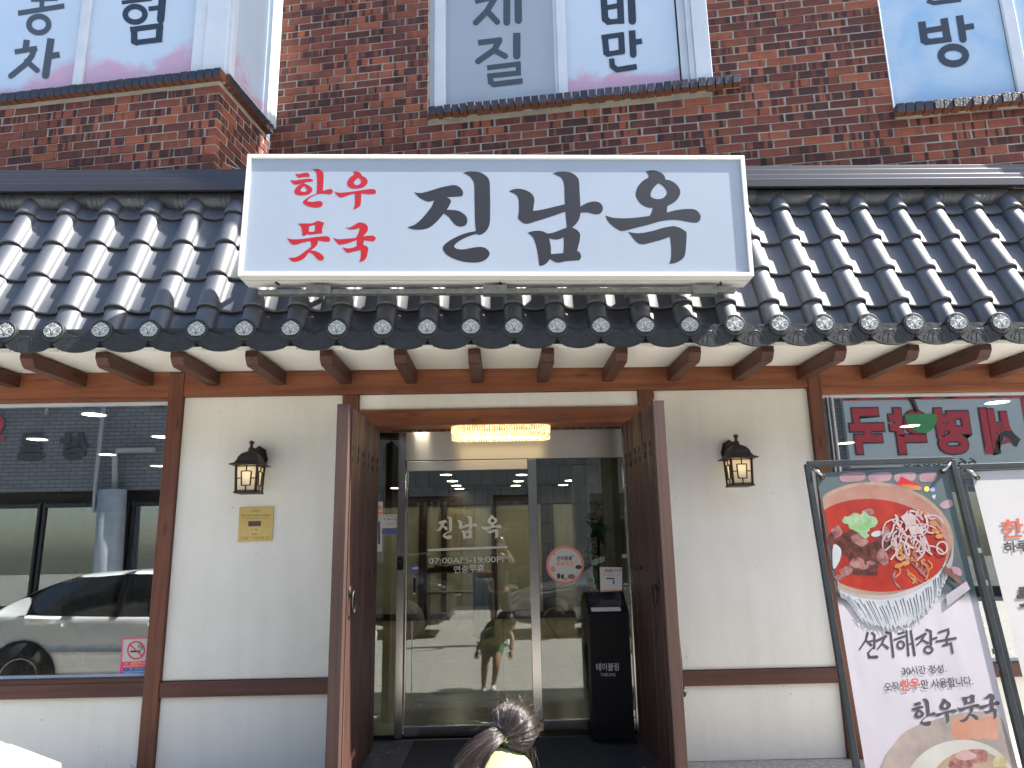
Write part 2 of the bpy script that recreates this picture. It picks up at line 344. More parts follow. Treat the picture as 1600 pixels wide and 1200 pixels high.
# ================================================================ upper brick building (its front is turned nine degrees to the shop front)
TH = rad(9.2); BY = 0.30
BU = Vector((math.cos(TH), -math.sin(TH), 0)); BN = Vector((-math.sin(TH), -math.cos(TH), 0))     # along the wall, outward
def BW(u, off, z): return Vector((0, BY, 0))+BU*u+BN*off+Vector((0, 0, z))
def bpx(px, py, off=0.0):
    p = hit(px, py, BW(0, off, 0), BN); q = p-Vector((0, BY, 0)); return q.dot(BU), p.z
BAY = 0.82
u_bay = bpx(345, 113, BAY)[0]; z_sill = bpx(345, 113, BAY)[1]
cl, czl = bpx(672, 180); cr, czr = bpx(1152, 121); z_csill = (czl+czr)/2
rl, z_rsill = bpx(1394, 172)
cwin_l = bpx(668, 165)[0]; cwin_r = bpx(1110, 105)[0]; rwin_l = bpx(1385, 100)[0]+.005
bldg = thing('brick_building', 'red brick upper storeys with white framed windows above the tiled shop roof', 'building', BW(0, 0, 0))
SILL_H = .072
PITCH_U, PITCH_Z = .222, .0725; BL, BH = .2065, .0585
ZB, ZT = 3.55, 7.2
# solid wall behind the bricks (recessed joints), cut round the windows
mb = MB()
def slab(u0, u1, o0, o1, z0, z1, m=0): mb.obox(BW((u0+u1)/2, (o0+o1)/2, (z0+z1)/2), BU*(u1-u0)/2, BN*(o1-o0)/2, Vector((0, 0, (z1-z0)/2)), m)
REC = -.004
slab(u_bay, cwin_l, -.25, REC, ZB, ZT); slab(cwin_l, cwin_r, -.25, REC, ZB, z_csill-SILL_H); slab(cwin_r, rwin_l, -.25, REC, ZB, ZT); slab(rwin_l, 4.6, -.25, REC, ZB, z_rsill-SILL_H)
slab(-7.5, u_bay+REC, .0, BAY+REC, ZB, z_sill-SILL_H)
mb.build('wall', M['mortar'], bldg)
mb = MB(); slab(-7.5, 4.6, -.25, REC, ZT, 11.5); slab(-7.5, u_bay, REC, BAY, ZT, 8.2)
mb.build('upper_wall', brick_texture('distant_brick', (.36, .10, .06), (.22, .06, .045), (.4, .37, .31), .222, .0725), bldg)

# bricks: four hand-made variants shared by all pieces
def brick_proto(L, H, D, sd):
    rnd = random.Random(sd); q = lambda a: rnd.uniform(-a, a)
    vs = [((i-.5)*L+q(.0022), j*D+q(.0012), (k-.5)*H+q(.0018)) for k in (0, 1) for j in (0, 1) for i in (0, 1)]
    return vs
BF = [(0, 1, 5, 4), (0, 2, 3, 1), (4, 5, 7, 6), (0, 4, 6, 2), (1, 3, 7, 5)]      # front, bottom, top, ends; y=0 is the face, y=1 the depth
def brick_mesh(name, vs, mat):
    me = bpy.data.meshes.new(name); me.from_pydata(vs, [], BF); me.materials.append(mat)
    uvl = me.uv_layers.new(name='UVMap'); xs = [v[0] for v in vs]; zs = [v[2] for v in vs]
    for lp in me.loops:
        v = vs[lp.vertex_index]; uvl.data[lp.index].uv = ((v[0]-min(xs))/(max(xs)-min(xs)), (v[2]-min(zs))/(max(zs)-min(zs)))
    bm = bmesh.new(); bm.from_mesh(me); bmesh.ops.recalc_face_normals(bm, faces=bm.faces); bm.to_mesh(me); bm.free(); return me
FULL = [brick_mesh('brick', brick_proto(BL, BH, .055, s), M['brick']) for s in range(4)]
FULLV = [brick_proto(BL, BH, .055, s) for s in range(4)]
pieces = []      # (origin, axis along, outward, length factor)
def course(u0, u1, off, along, out, base, z, phase):
    """bricks of one course between two stops, cut to fit at the stops"""
    k = math.floor((u0-phase)/PITCH_U)-1
    while True:
        a = phase+k*PITCH_U; b = a+BL; k += 1
        if a > u1: break
        a2, b2 = max(a, u0), min(b, u1)
        if b2-a2 < .014: continue
        last = u1-b2 < .05
        if last: b2 = u1
        pieces.append((base+along*((a2+b2)/2)+Vector((0, 0, z)), along, out, (b2-a2)/BL))
        if last: break
nz = int((ZT-ZB)/PITCH_Z)
for i in range(nz):
    z = ZB+(i+.5)*PITCH_Z; ph = (i % 2)*PITCH_U/2+random.uniform(-.012, .012)
    o0 = BW(0, 0, 0)
    segs = [(u_bay-.0, rwin_l if z > z_rsill-SILL_H-.03 else 4.6)]
    if z > z_csill-SILL_H-.03: segs = [(u_bay, cwin_l), (cwin_r, segs[0][1])]
    for a, b in segs: course(a, b, 0, BU, BN, o0, z, ph)
    if z < z_sill-SILL_H-.03:
        course(-6.0, u_bay-.0, BAY, BU, BN, o0+BN*BAY, z, ph)
        course(.0, BAY-.060, 0, BN, BU, o0+BU*(u_bay-.002), z, BAY-.06-BL*(.45 if i % 2 else 1.0))
def visible(p):
    x, y, zc = project(p); return -25 < x < 1625 and -15 < y < 268 and not (395 < x < 1160 and y > 256), zc
shown, rest = [], []
for q in pieces:
    v, zc = visible(q[0]+q[2]*.01)
    if v: shown.append((zc/ (q[3]**.5), q))
    else: rest.append(q)
shown.sort(key=lambda t: t[0]); singles = [q for _, q in shown[:300]]; rest += [q for _, q in shown[300:]]
def bmatrix(q, jit=True):
    o, al, out, f = q
    if al.cross(-out).z < 0: al = -al                                    # keep the frame right-handed
    R_ = Matrix((al, -out, Vector((0, 0, 1)))).transposed()
    pr = random.uniform(-.0035, .0035); o = o+out*(.002+pr)
    if jit: R_ = R_ @ Matrix.Rotation(random.uniform(-.008, .008), 3, 'Y')
    return o, R_
for q in singles:
    o, R_ = bmatrix(q); b = link('brick', random.choice(FULL), bldg, o); b.rotation_euler = R_.to_euler(); b.scale = (q[3], 1, 1)
vs, fs, uvs = [], [], []
for q in rest:
    x, y, zc = project(q[0])
    if not (-400 < x < 2000 and -350 < y < 420): continue
    o, R_ = bmatrix(q); pv = random.choice(FULLV); b0 = len(vs)
    vs += [o-ORG[bldg]+R_ @ Vector((v[0]*q[3], v[1], v[2])) for v in pv]
    for f in BF:
        fs.append([b0+i for i in f]); uvs += [((pv[i][0]/BL+.5), pv[i][2]/BH+.5) for i in f]
me = bpy.data.meshes.new('brick'); me.from_pydata(vs, [], fs); me.materials.append(M['brick']); ul = me.uv_layers.new(name='UVMap')
for i, c in enumerate(uvs): ul.data[i].uv = c
bm = bmesh.new(); bm.from_mesh(me); bmesh.ops.recalc_face_normals(bm, faces=bm.faces); bm.to_mesh(me); bm.free()
ob = link('brick_courses', me, bldg, ORG[bldg]); ob['kind'] = 'stuff'

# sills: navy glazed bricks on edge, raw undersides, some sagging
SW = .0585
def sill_proto(sd):
    rnd = random.Random(sd); q = lambda a: rnd.uniform(-a, a); m = MB()
    L, H, W_ = .16, SILL_H, SW
    vs = [((i-.5)*W_+q(.0012), -j*L+q(.002), (k-1)*H+q(.0018)) for k in (0, 1) for j in (0, 1) for i in (0, 1)]
    m.add(vs, [(2, 3, 7, 6)], 0); m.add(vs, [(4, 5, 7, 6)], 0)
    m.add(vs, [(0, 2, 3, 1)], 1); m.add(vs, [(0, 4, 6, 2), (1, 3, 7, 5)], 1); m.add(vs, [(0, 1, 5, 4)], 1)
    return m.mesh('sill_brick', [M['glazed'], M['rawbrick']])
SP = [sill_proto(s) for s in range(4)]
def sill(base, along, out, n, z):
    mm = MB()
    R_ = Matrix((along, -out, Vector((0, 0, 1)))).transposed()
    for i in range(n):
        o = base+along*((i+.5)*.0675)+out*(-.105+random.uniform(-.004, .004))+Vector((0, 0, z+random.uniform(-.003, .003)))
        b = link('sill_brick', random.choice(SP), bldg, o); b.rotation_euler = (R_ @ Matrix.Rotation(random.uniform(-.02, .02), 3, 'Y')).to_euler()
    L = n*.0675
    mm.obox(base+along*(L/2)+out*(-.105)+Vector((0, 0, z-.039)), along*(L/2-.005), out*.085, Vector((0, 0, .033)))
    mm.build('sill_bed', M['mortar'], bldg)
nb = int((u_bay+4.9)/.0675); sill(BW(u_bay-nb*.0675+.03, BAY, 0), BU, BN, nb, z_sill)
sill(BW(u_bay+.0, BAY-.03, 0)+BN*.0, -BN, BU, 11, z_sill)
nc = int((cr-cl)/.0675)+1; sill(BW(cl, .03, 0), BU, BN, nc, z_csill)
sill(BW(rl, .03, 0), BU, BN, int((4.6-rl)/.0675), z_rsill)

# windows ------------------------------------------------------------------
def curve_to_mesh(cu):
    """outlines or text to a mesh, in a small scene of their own so that nothing else is evaluated"""
    ts = bpy.data.scenes.new('outline_workshop'); o = bpy.data.objects.new('outline', cu); ts.collection.objects.link(o)
    vl = ts.view_layers[0]; vl.update(); dg = vl.depsgraph; me = bpy.data.meshes.new_from_object(o.evaluated_get(dg))
    bpy.data.objects.remove(o); bpy.data.scenes.remove(ts); bpy.data.curves.remove(cu); return me
def curve_mesh(name, splines, mat, depth, fn, org, parent, smooth=8):
    """closed outlines with marked corners -> filled flat shape of a small thickness; fn(a, b, t) places it"""
    cu = bpy.data.curves.new(name, 'CURVE'); cu.dimensions = '2D'; cu.fill_mode = 'BOTH'
    for pts in splines:
        P = [(p[0], p[1]) for p in pts]; C = [len(p) > 2 for p in pts]; n = len(P); out = []
        for i in range(n):
            p0, p1, p2, p3 = P[i-1], P[i], P[(i+1) % n], P[(i+2) % n]
            if C[i]: p0 = p1
            if C[(i+1) % n]: p3 = p2
            for k in range(smooth if not (C[i] and C[(i+1) % n]) else 1):
                t = k/smooth
                out.append(tuple(.5*(2*p1[d]+(p2[d]-p0[d])*t+(2*p0[d]-5*p1[d]+4*p2[d]-p3[d])*t*t+(-p0[d]+3*p1[d]-3*p2[d]+p3[d])*t**3) for d in (0, 1)))
        sp = cu.splines.new('POLY'); sp.points.add(len(out)-1); sp.use_cyclic_u = True
        for q, c in zip(sp.points, out): q.co = (c[0], c[1], 0, 1)
    me0 = curve_to_mesh(cu)
    bm = bmesh.new(); bm.from_mesh(me0); bpy.data.meshes.remove(me0)
    bmesh.ops.remove_doubles(bm, verts=bm.verts, dist=1e-6)
    r = bmesh.ops.extrude_face_region(bm, geom=list(bm.faces))
    top = {v for v in r['geom'] if isinstance(v, bmesh.types.BMVert)}
    for v in bm.verts:
        v.co = Vector(fn(v.co.x, v.co.y, depth if v in top else 0.0))-Vector(org)
    bmesh.ops.recalc_face_normals(bm, faces=bm.faces)
    me = bpy.data.meshes.new(name); bm.to_mesh(me); bm.free(); me.materials.append(mat)
    return link(name, me, parent, org)
def plane_fn(p0, n):
    """local (a, b) metres on a plane <-> photograph pixels"""
    p0 = Vector(p0); n = Vector(n).normalized(); up = (Vector((0, 0, 1))-n*n.z).normalized(); ax = up.cross(n).normalized()
    if ax.dot(CR) < 0: ax = -ax
    toab = lambda px, py: ((hit(px, py, p0, n)-p0).dot(ax), (hit(px, py, p0, n)-p0).dot(up))
    fn = lambda a, b, t: p0+ax*a+up*b+n*t
    return toab, fn
def shapes_on(name, outlines, mat, p0, n, depth, parent, smooth=8):
    toab, fn = plane_fn(p0, n)
    sp = [[(*toab(p[0], p[1]), 1) if len(p) > 2 else toab(p[0], p[1]) for p in o] for o in outlines]
    return curve_mesh(name, sp, mat, depth, fn, ORG[parent] if parent else (0, 0, 0), parent, smooth)
def stroke_outline(pts, w0, w1=None, cap='round', n=7):
    """outline (pixels) of a pen stroke along a polyline"""
    w1 = w0 if w1 is None else w1; P = [Vector((p[0], p[1])) for p in pts]; k = len(P); Lf, Rt = [], []
    for i in range(k):
        d0 = (P[i]-P[i-1]).normalized() if i > 0 else (P[1]-P[0]).normalized(); d1 = (P[i+1]-P[i]).normalized() if i < k-1 else d0
        t = (d0+d1).normalized() if (d0+d1).length > 1e-3 else d0; nn = Vector((-t.y, t.x)); m = min(2.0, 1/max(.3, nn.dot(Vector((-d0.y, d0.x)))))
        h = (w0+(w1-w0)*i/(k-1))/2*m; Lf.append(P[i]+nn*h); Rt.append(P[i]-nn*h)
    def capp(c, a, h):
        return [(c.x+h*math.cos(a-math.pi/2+math.pi*j/n), c.y+h*math.sin(a-math.pi/2+math.pi*j/n)) for j in range(1, n)]
    out = [(p.x, p.y) for p in Rt]
    d = P[-1]-P[-2]
    if cap in ('round', 'end'): out += capp(P[-1], math.atan2(d.y, d.x), w1/2)
    out += [(p.x, p.y) for p in Lf[::-1]]
    d = P[0]-P[1]
    if cap in ('round', 'start'): out += capp(P[0], math.atan2(d.y, d.x), w0/2)
    return out
def ring_outline(cx, cy, rx, ry, w, n=28, tilt=0.0):
    def el(a, b, s): return [(cx+a*math.cos(s*2*math.pi*i/n)*math.cos(tilt)-b*math.sin(s*2*math.pi*i/n)*math.sin(tilt), cy+a*math.cos(s*2*math.pi*i/n)*math.sin(tilt)+b*math.sin(s*2*math.pi*i/n)*math.cos(tilt)) for i in range(n)]
    return el(rx, ry, 1), el(rx-w, ry-w, -1)
def glyph(name, strokes, mat, p0, n, parent, depth=.002):
    """strokes: ('s', pts, width[, cap]) or ('o', cx, cy, rx, ry, w); each piece lies a hair above the last, all one mesh"""
    toab, fn = plane_fn(p0, n); m = MB(); lift = 0.0
    for s in strokes:
        lift += .0003
        if s[0] == 's':
            o = stroke_outline(s[1], s[2], None, s[3] if len(s) > 3 else 'round'); P = [toab(*p) for p in o]; k = len(s[1])
            # fill as quads between the two sides plus fans for the caps
            half = len(P)
            f = bmesh.new(); vv = [f.verts.new((a, b, 0)) for a, b in P]
            f.faces.new(vv); bmesh.ops.triangulate(f, faces=f.faces[:], ngon_method='EAR_CLIP')
            f.verts.ensure_lookup_table(); f.verts.index_update()
            m.add([fn(v.co.x, v.co.y, depth+lift) for v in f.verts], [[v.index for v in fc.verts] for fc in f.faces]); f.free()
        else:
            a, b = ring_outline(*s[1:6]); nn_ = len(a); A = [toab(*p) for p in a]; B_ = [toab(*p) for p in b[::-1]]
            B_ = [B_[-1]]+B_[:-1]
            m.add([fn(x, y, depth+lift) for x, y in A+B_], [(i, (i+1) % nn_, nn_+(i+1) % nn_, nn_+i) for i in range(nn_)])
    # orient towards the viewer
    o = m.mesh(name, mat, ORG[parent], fixn=False)
    return link(name, o, parent, ORG[parent])
def C1(s, pts): return [(p[0]/s, p[1]/s) for p in pts]

def quad_on(name, pxs, mat, p0, n, parent, lift=0.0, thick=.006):
    toab, fn = plane_fn(p0, n); P = [toab(*p) for p in pxs]; m = MB(); m.prism(P, fn, lift, lift+thick); return m.build(name, mat, parent)
# --- bay window (front) ---
def bar_u(mb_, u0, u1, o0, o1, z0, z1, m=0): mb_.obox(BW((u0+u1)/2, (o0+o1)/2, (z0+z1)/2), BU*(u1-u0)/2, BN*(o1-o0)/2, Vector((0, 0, (z1-z0)/2)), m)
win_top = 6.55
def window(frames, panes, name='window'):
    f = MB()
    for a in frames: bar_u(f, *a)
    wd = f.build(name, M['pvc'], bldg, bevel=.004)
    for (u0, u1, o, z0, z1, mat) in panes:
        p = MB(); bar_u(p, u0, u1, o-.012, o, z0, z1); p.build('pane', mat, wd)
    return wd
ORGB = ORG[bldg]
of = BAY-.07
ub = lambda px, py=100, o=of: bpx(px, py, o)[0]
z0 = z_sill+.006
m1a, m1b = ub(118, 120), ub(131, 120); gap = ub(304, 60); c0 = ub(352, 100, BAY-.02)
bay = window([(-5.6, -4.55, of-.05, of+.035, z0, z0+.05), (m1a, m1b, of-.05, of+.03, z0, win_top), (gap+.012, c0-.002, of-.06, of+.035, z0, win_top), (gap+.012+.11, c0+.0, of+.035, of+.05, z0, win_top),
              (-7, m1a, of-.05, of-.006, z0-.004, z0+.012), (m1b, gap, of-.05, of-.006, z0-.004, z0+.012)],
             [(-7, m1a-.002, of, z0+.012, win_top, M['film1']), (m1b+.002, gap, of, z0+.012, win_top, M['film1']), (gap, gap+.012, of-.004, z0, win_top, M['blackm'])])
# side light of the bay, at right angles
sd = MB()
def bar_s(mb_, v0, v1, du, z0_, z1_, m=0):      # v: distance out from the main wall
    mb_.obox(BW(c0-.0, (v0+v1)/2, (z0_+z1_)/2)+BU*du, BN*(v1-v0)/2, BU*.035, Vector((0, 0, (z1_-z0_)/2)), m)
bar_s(sd, .0, .17, -.0, z0, win_top); bar_s(sd, .045, .08, .012, z0, win_top); bar_s(sd, .11, .14, .012, z0, win_top); bar_s(sd, .72, .79, -.0, z0, win_top); bar_s(sd, .17, .72, -.0, z0, z0+.012)
sw = sd.build('window', M['pvc'], bldg, bevel=.004)
p = MB(); p.obox(BW(c0-.012, .445, (z0+win_top)/2), BN*.275, BU*.006, Vector((0, 0, (win_top-z0)/2))); p.build('pane', M['film1'], sw)
pl = (BW(0, of, 0), BN)
def ink(strokes, mat, p0, parent): return glyph('print', strokes, mat, p0, BN, parent, .0015)
s1 = 3.8095
S1 = lambda a: C1(s1, a)
ink([('s', S1([(185, 2), (345, -6)]), 6, 'none'), ('s', S1([(250, 0), (250, 55)]), 7.5, 'none'), ('s', S1([(108, 80), (384, 36)]), 8.2, 'none'), ('o', 232/s1, 147/s1, 19.8, 17.2, 8.7)], M['filmgrey'], pl[0], bay)
ink([('s', S1([(160, 238), (152, 300)]), 10, 'none'), ('s', S1([(88, 310), (222, 288)]), 8.2, 'none'), ('s', S1([(205, 292), (190, 335), (150, 385), (66, 453)]), 9), ('s', S1([(160, 365), (222, 420)]), 8.6), ('s', S1([(305, 230), (272, 450)]), 11.5, 'end'), ('s', S1([(300, 335), (356, 326)]), 9.5, 'none')], M['filmgrey'], pl[0], bay)
ink([('s', S1([(725, 16), (905, -6)]), 6, 'none'), ('o', 805/s1, 86/s1, 19.8, 16.6, 8.8), ('s', S1([(968, -8), (957, 118)]), 11.8, 'end'), ('s', S1([(885, 54), (955, 46)]), 7.6, 'none'),
     ('s', S1([(800, 162), (800, 246), (826, 258)]), 10, 'none'), ('s', S1([(776, 178), (972, 152)]), 8.4, 'none'), ('s', S1([(953, 150), (946, 252)]), 10.5, 'none'), ('s', S1([(810, 255), (965, 236)]), 8.4, 'none')], M['filmink'], pl[0], bay)
# --- centre window ---
oc = -.085; uc = lambda px, py=90: bpx(px, py, oc)[0]
a0, a1, b0, b1, e0, e1 = cwin_l+.0, uc(697, 100), uc(872, 100), uc(886, 100), uc(1060, 90), cwin_r
z0 = z_csill+.005
cw = window([(a0-.02, a0+.045, oc-.05, oc+.015, z0, win_top), (a0+.045, a1, oc-.04, oc+.04, z0, win_top), (b0, b1, oc-.04, oc+.032, z0, win_top), (b0-.03, b0, oc-.04, oc+.004, z0, win_top), (e0+.014, e0+.075, oc-.04, oc+.03, z0, win_top),
             (e0+.075, e0+.12, oc-.04, oc+.075, z0, win_top), (e0+.12, e1+.012, oc-.04, .012, z0, win_top), (a1, b0, oc-.04, oc+.03, z0-.002, z0+.016)],
            [(a1, b0-.03, oc, z0+.016, win_top, M['film2']), (b1, e0, oc, z0+.004, win_top, M['film1']), (e0, e0+.014, oc-.002, z0, win_top, M['blackm'])])
pc = BW(0, oc, 0)
k4 = lambda a, ox=400, oy=0, s=4.0: [(ox+p[0]/s, oy+p[1]/s) for p in a]
ink([('s', k4([(1370, 12), (1480, -12)]), 7, 'none'), ('s', k4([(1490, -5), (1440, 75), (1374, 142)]), 9.5), ('s', k4([(1450, 75), (1508, 138)]), 9.5), ('s', k4([(1568, -8), (1568, 140)]), 11, 'end'), ('s', k4([(38, -8), (40, 128)], 800), 11.5, 'end')], M['filmgrey'], pc, cw)
ink([('s', k4([(1388, 268), (1536, 250)]), 9, 'none'), ('s', k4([(1522, 252), (1490, 312), (1388, 384)]), 9.5), ('s', k4([(1490, 315), (1558, 352)]), 9), ('s', k4([(30, 206), (30, 350)], 800), 11.6, 'end'),
     ('s', k4([(675, 42), (1025, -2)], 660, 100, 6.667), 8, 'none'), ('s', k4([(1000, -2), (1000, 118)], 660, 100, 6.667), 8, 'none'), ('s', k4([(676, 128), (1026, 92)], 660, 100, 6.667), 8, 'none'), ('s', k4([(705, 110), (712, 190), (745, 214), (1045, 178)], 660, 100, 6.667), 8.6, 'none')], M['filmgrey'], pc, cw)
ink([('s', k4([(573, -8), (582, 120), (612, 142)], 800), 10.6, 'none'), ('s', k4([(675, -8), (682, 150)], 800), 10.6, 'none'), ('s', k4([(575, 52), (690, 32)], 800), 8, 'none'), ('s', k4([(590, 142), (698, 128)], 800), 8.2, 'none'), ('s', k4([(746, -8), (752, 132)], 800), 12, 'end'),
     ('s', k4([(580, 226), (590, 330), (612, 340)], 800), 9.6, 'none'), ('s', k4([(682, 210), (688, 328)], 800), 9.6, 'none'), ('s', k4([(560, 236), (700, 216)], 800), 8, 'none'), ('s', k4([(588, 342), (704, 322)], 800), 8, 'none'), ('s', k4([(750, 192), (758, 342)], 800), 10.4, 'end'), ('s', k4([(755, 268), (812, 258)], 800), 8.4, 'none'),
     ('s', k4([(622, 368), (628, 415), (658, 438), (780, 418)], 800), 8.6, 'none')], M['filmink'], pc, cw)
# --- right window ---
orr = -.035; ur = lambda px, py=90: bpx(px, py, orr)[0]
a0, a1, b0, b1 = rwin_l, ur(1390, 120), ur(1580, 100), ur(1599, 100)
z0 = z_rsill+.005
rw = window([(a0-.004, a1-.012, orr-.04, .006, z0, win_top), (a1-.012, a1, orr-.04, orr+.006, z0, win_top), (b0, b1, orr-.04, orr+.03, z0, win_top)],
            [(a1, b0-.006, orr, z0, win_top, M['film3']), (b1+.006, 4.55, orr, z0, win_top, M['film3']), (b0-.006, b0, orr-.002, z0, win_top, M['blackm'])])
k8 = lambda a: [(1360+p[0]/6.667, p[1]/6.667) for p in a]
ink([('s', k8([(590, 10), (660, 32), (945, -2)]), 7, 'none'), ('s', k8([(533, 226), (560, 420), (600, 440)]), 12, 'none'), ('s', k8([(765, 192), (806, 440)]), 12, 'none'), ('s', k8([(560, 325), (790, 290)]), 9, 'none'), ('s', k8([(575, 442), (845, 408)]), 9, 'none'),
     ('s', k8([(926, 164), (964, 410)]), 11.6, 'end'), ('s', k8([(960, 292), (1078, 272)]), 9, 'none'), ('o', 1360+862/6.667, 580/6.667, 24.7, 18.6, 11)], M['filmink'], BW(0, orr, 0), rw)
# ================================================================ ground, shop front
g = MB(); g.box(-60, 60, -60, 30, -.6, 0.0); struct('street', g, mottled('asphalt', (.26, .25, .23), (.52, .50, .465), 34, .9, .8, 160))
g = MB(); g.box(-1.0, 1.0, -.95, .30, 0.004, .115); struct('entrance_paving', g, mottled('black_stone_paving', (.020, .021, .023), (.040, .041, .043), 5, .45, .2, 60), bevel=.004)
g = MB(); g.box(-2.3, 2.3, -1.93, -.9505, 0.004, .016); struct('entrance_dark_slab', g, mottled('dark_slab_surface', (.022, .023, .024), (.046, .047, .048), 6, .6, .3, 60))  # thin dark slab, nearly flush with the street, reaching out past the paving
front = thing('restaurant_front', 'traditional restaurant front of white plaster and brown timber under a dark tiled roof', 'shop front', (0, 0, 0))
F = lambda n, mb_, m, **k: mb_.build(n, m, front, **k)
XL0, XL1, XR0, XR1 = -2.392, -2.288, 2.268, 2.362
DL0, DL1, DR0, DR1 = -1.138, -1.022, 1.015, 1.128
ZBB, ZBT = 2.513, 2.69
# plaster panels (a touch behind the timber)
for x0, x1, z0, z1 in ((XL1, DL0, .575, 2.5125), (DR1, XR0, .57, 2.51), (XL1, DL0, .0, .473), (DR1, XR0, .0, .471), (DL1, DR0, 2.392, 2.511), (-5.2, XL0, 0, .484), (XR1, 5.2, 0, .484)):
    p = MB(); p.box(x0+.001, x1-.001, .028, .16, z0, z1); F('plaster_panel', p, M['plaster'], bevel=.006)
p = MB(); p.box(-5.2, 5.2, .05, .20, 2.64, 3.6); F('upper_wall', p, M['plaster'])
def post(x0, x1, z0, z1, y0=0.0, y1=.15):
    p = MB(); p.box(x0, x1, y0, y1, z0, z1); F('post', p, M['post'], bevel=.004, org=((x0+x1)/2, y0, 0))
post(XL0, XL1, 0, ZBT-.002, -.006); post(XR0, XR1, 0, ZBT-.002, -.006); post(DL0, DL1, .0, ZBB-.001); post(DR0, DR1, .0, ZBB-.001)
def beam(x0, x1, z0, z1, y0=0.0, y1=.14, n='beam', m='beam'):
    p = MB(); p.box(x0, x1, y0, y1, z0, z1); F(n, p, M[m], bevel=.004, org=((x0+x1)/2, y0, z0))
beam(XL1, XR0, ZBB, ZBT); beam(-5.2, XL0, 2.515, ZBT+.012); beam(XR1, 5.2, 2.515, ZBT+.012)
beam(-5.2, XL0, 2.490, 2.5145, .003); beam(XR1, 5.2, 2.462, 2.5145, .003)
beam(DL1, DR0, 2.275, 2.392, .0, .24, 'lintel')
for x0, x1, z0, z1 in ((XL1, DL0, .475, .573), (DR1, XR0, .473, .568), (-5.2, XL0, .486, .575), (XR1, 5.2, .486, .575)):
    beam(x0, x1, z0, z1, .002, .14, 'rail', 'rail')
beam(-5.2, XL0, .576, .604, .002, .10, 'window_ledge', 'rail')
# soffit and rafters
p = MB(); p.prism([(-5.6, 0), (5.6, 0)], lambda a, b, t: (a, b, t), 0, 0) if False else None
p.add([(-5.6, .14, ZBT+.0305), (5.6, .14, ZBT-.0305), (5.6, -.60, ZBT-.032-.012), (-5.6, -.60, ZBT+.028-.012), (-5.6, .14, ZBT+.06), (5.6, .14, ZBT), (5.6, -.60, ZBT+.01), (-5.6, -.60, ZBT+.05)],
      [(0, 1, 2, 3), (4, 7, 6, 5), (0, 4, 5, 1), (1, 5, 6, 2), (2, 6, 7, 3), (3, 7, 4, 0)]); F('soffit', p, M['soffit'])
p = MB(); p.add([(-5.6, -.601, 2.735), (5.6, -.601, 2.665), (5.6, -.80, 2.675), (-5.6, -.80, 2.745), (-5.6, -.601, 2.80), (5.6, -.601, 2.73), (5.6, -.80, 2.73), (-5.6, -.80, 2.80)],
      [(0, 1, 2, 3), (4, 7, 6, 5), (0, 4, 5, 1), (1, 5, 6, 2), (2, 6, 7, 3), (3, 7, 4, 0)]); F('eaves_board', p, M['tile_dull'])
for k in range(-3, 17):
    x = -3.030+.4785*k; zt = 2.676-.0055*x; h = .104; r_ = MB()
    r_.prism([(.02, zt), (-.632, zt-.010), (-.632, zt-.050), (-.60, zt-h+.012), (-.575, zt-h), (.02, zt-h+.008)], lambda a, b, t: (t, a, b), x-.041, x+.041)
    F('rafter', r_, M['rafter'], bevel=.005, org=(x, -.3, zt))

# ---------------------------------------------------------------- tiled roof
DIRD = Vector((0, .375, .927)); NRM = Vector((0, -.927, .375))                 # up the slope, outward
meds = [(-137, 522), (-62, 521), (12, 520), (86, 520), (161, 519), (236, 518), (310, 517), (384, 516), (456, 516), (528, 516), (599, 516), (668, 515.5), (736, 515), (803, 514.5), (870, 514), (938, 513), (1007, 512), (1076, 510.5), (1146, 509.5), (1216, 508), (1285, 507.5), (1355, 507), (1425, 507), (1493, 507), (1560, 507), (1628, 507), (1697, 507)]
colx = [U(px, py, -.80).x for px, py in meds]
EZ = lambda x: 2.750-.0052*x                                                    # height of the medallion centres along the eave
def crest(x, t): return Vector((x, -.80, EZ(x)))+DIRD*t                          # a point on the crest line, t metres up the slope from the eave
roof = MB(); roof.add([crest(-5.4, -.02)-NRM*.115, crest(5.4, -.02)-NRM*.115, crest(5.4, 1.3)-NRM*.115, crest(-5.4, 1.3)-NRM*.115], [(0, 1, 2, 3)])
roof.add([crest(-5.4, -.02)-NRM*.13, crest(5.4, -.02)-NRM*.13, crest(5.4, 1.3)-NRM*.13, crest(-5.4, 1.3)-NRM*.13], [(0, 3, 2, 1)])
roof = F('tiled_roof', roof, M['tile_lip'])
PITCHX = .24
def prof(n_arch=12, n_pan=7):
    """one wave: crest at 0, pan to its right; (x/pitch, height)"""
    pts = []
    for i in range(n_arch+1):
        a = math.pi*(1-i/n_arch); pts.append((.238*math.cos(a), .070*math.sin(a)**.85-.070 if 0 < i < n_arch else -.070))
    for i in range(1, n_pan+1):
        s = i/n_pan; pts.append((.238+.524*s, -.070-.016*math.sin(math.pi*s)))
    return pts
PR = prof()
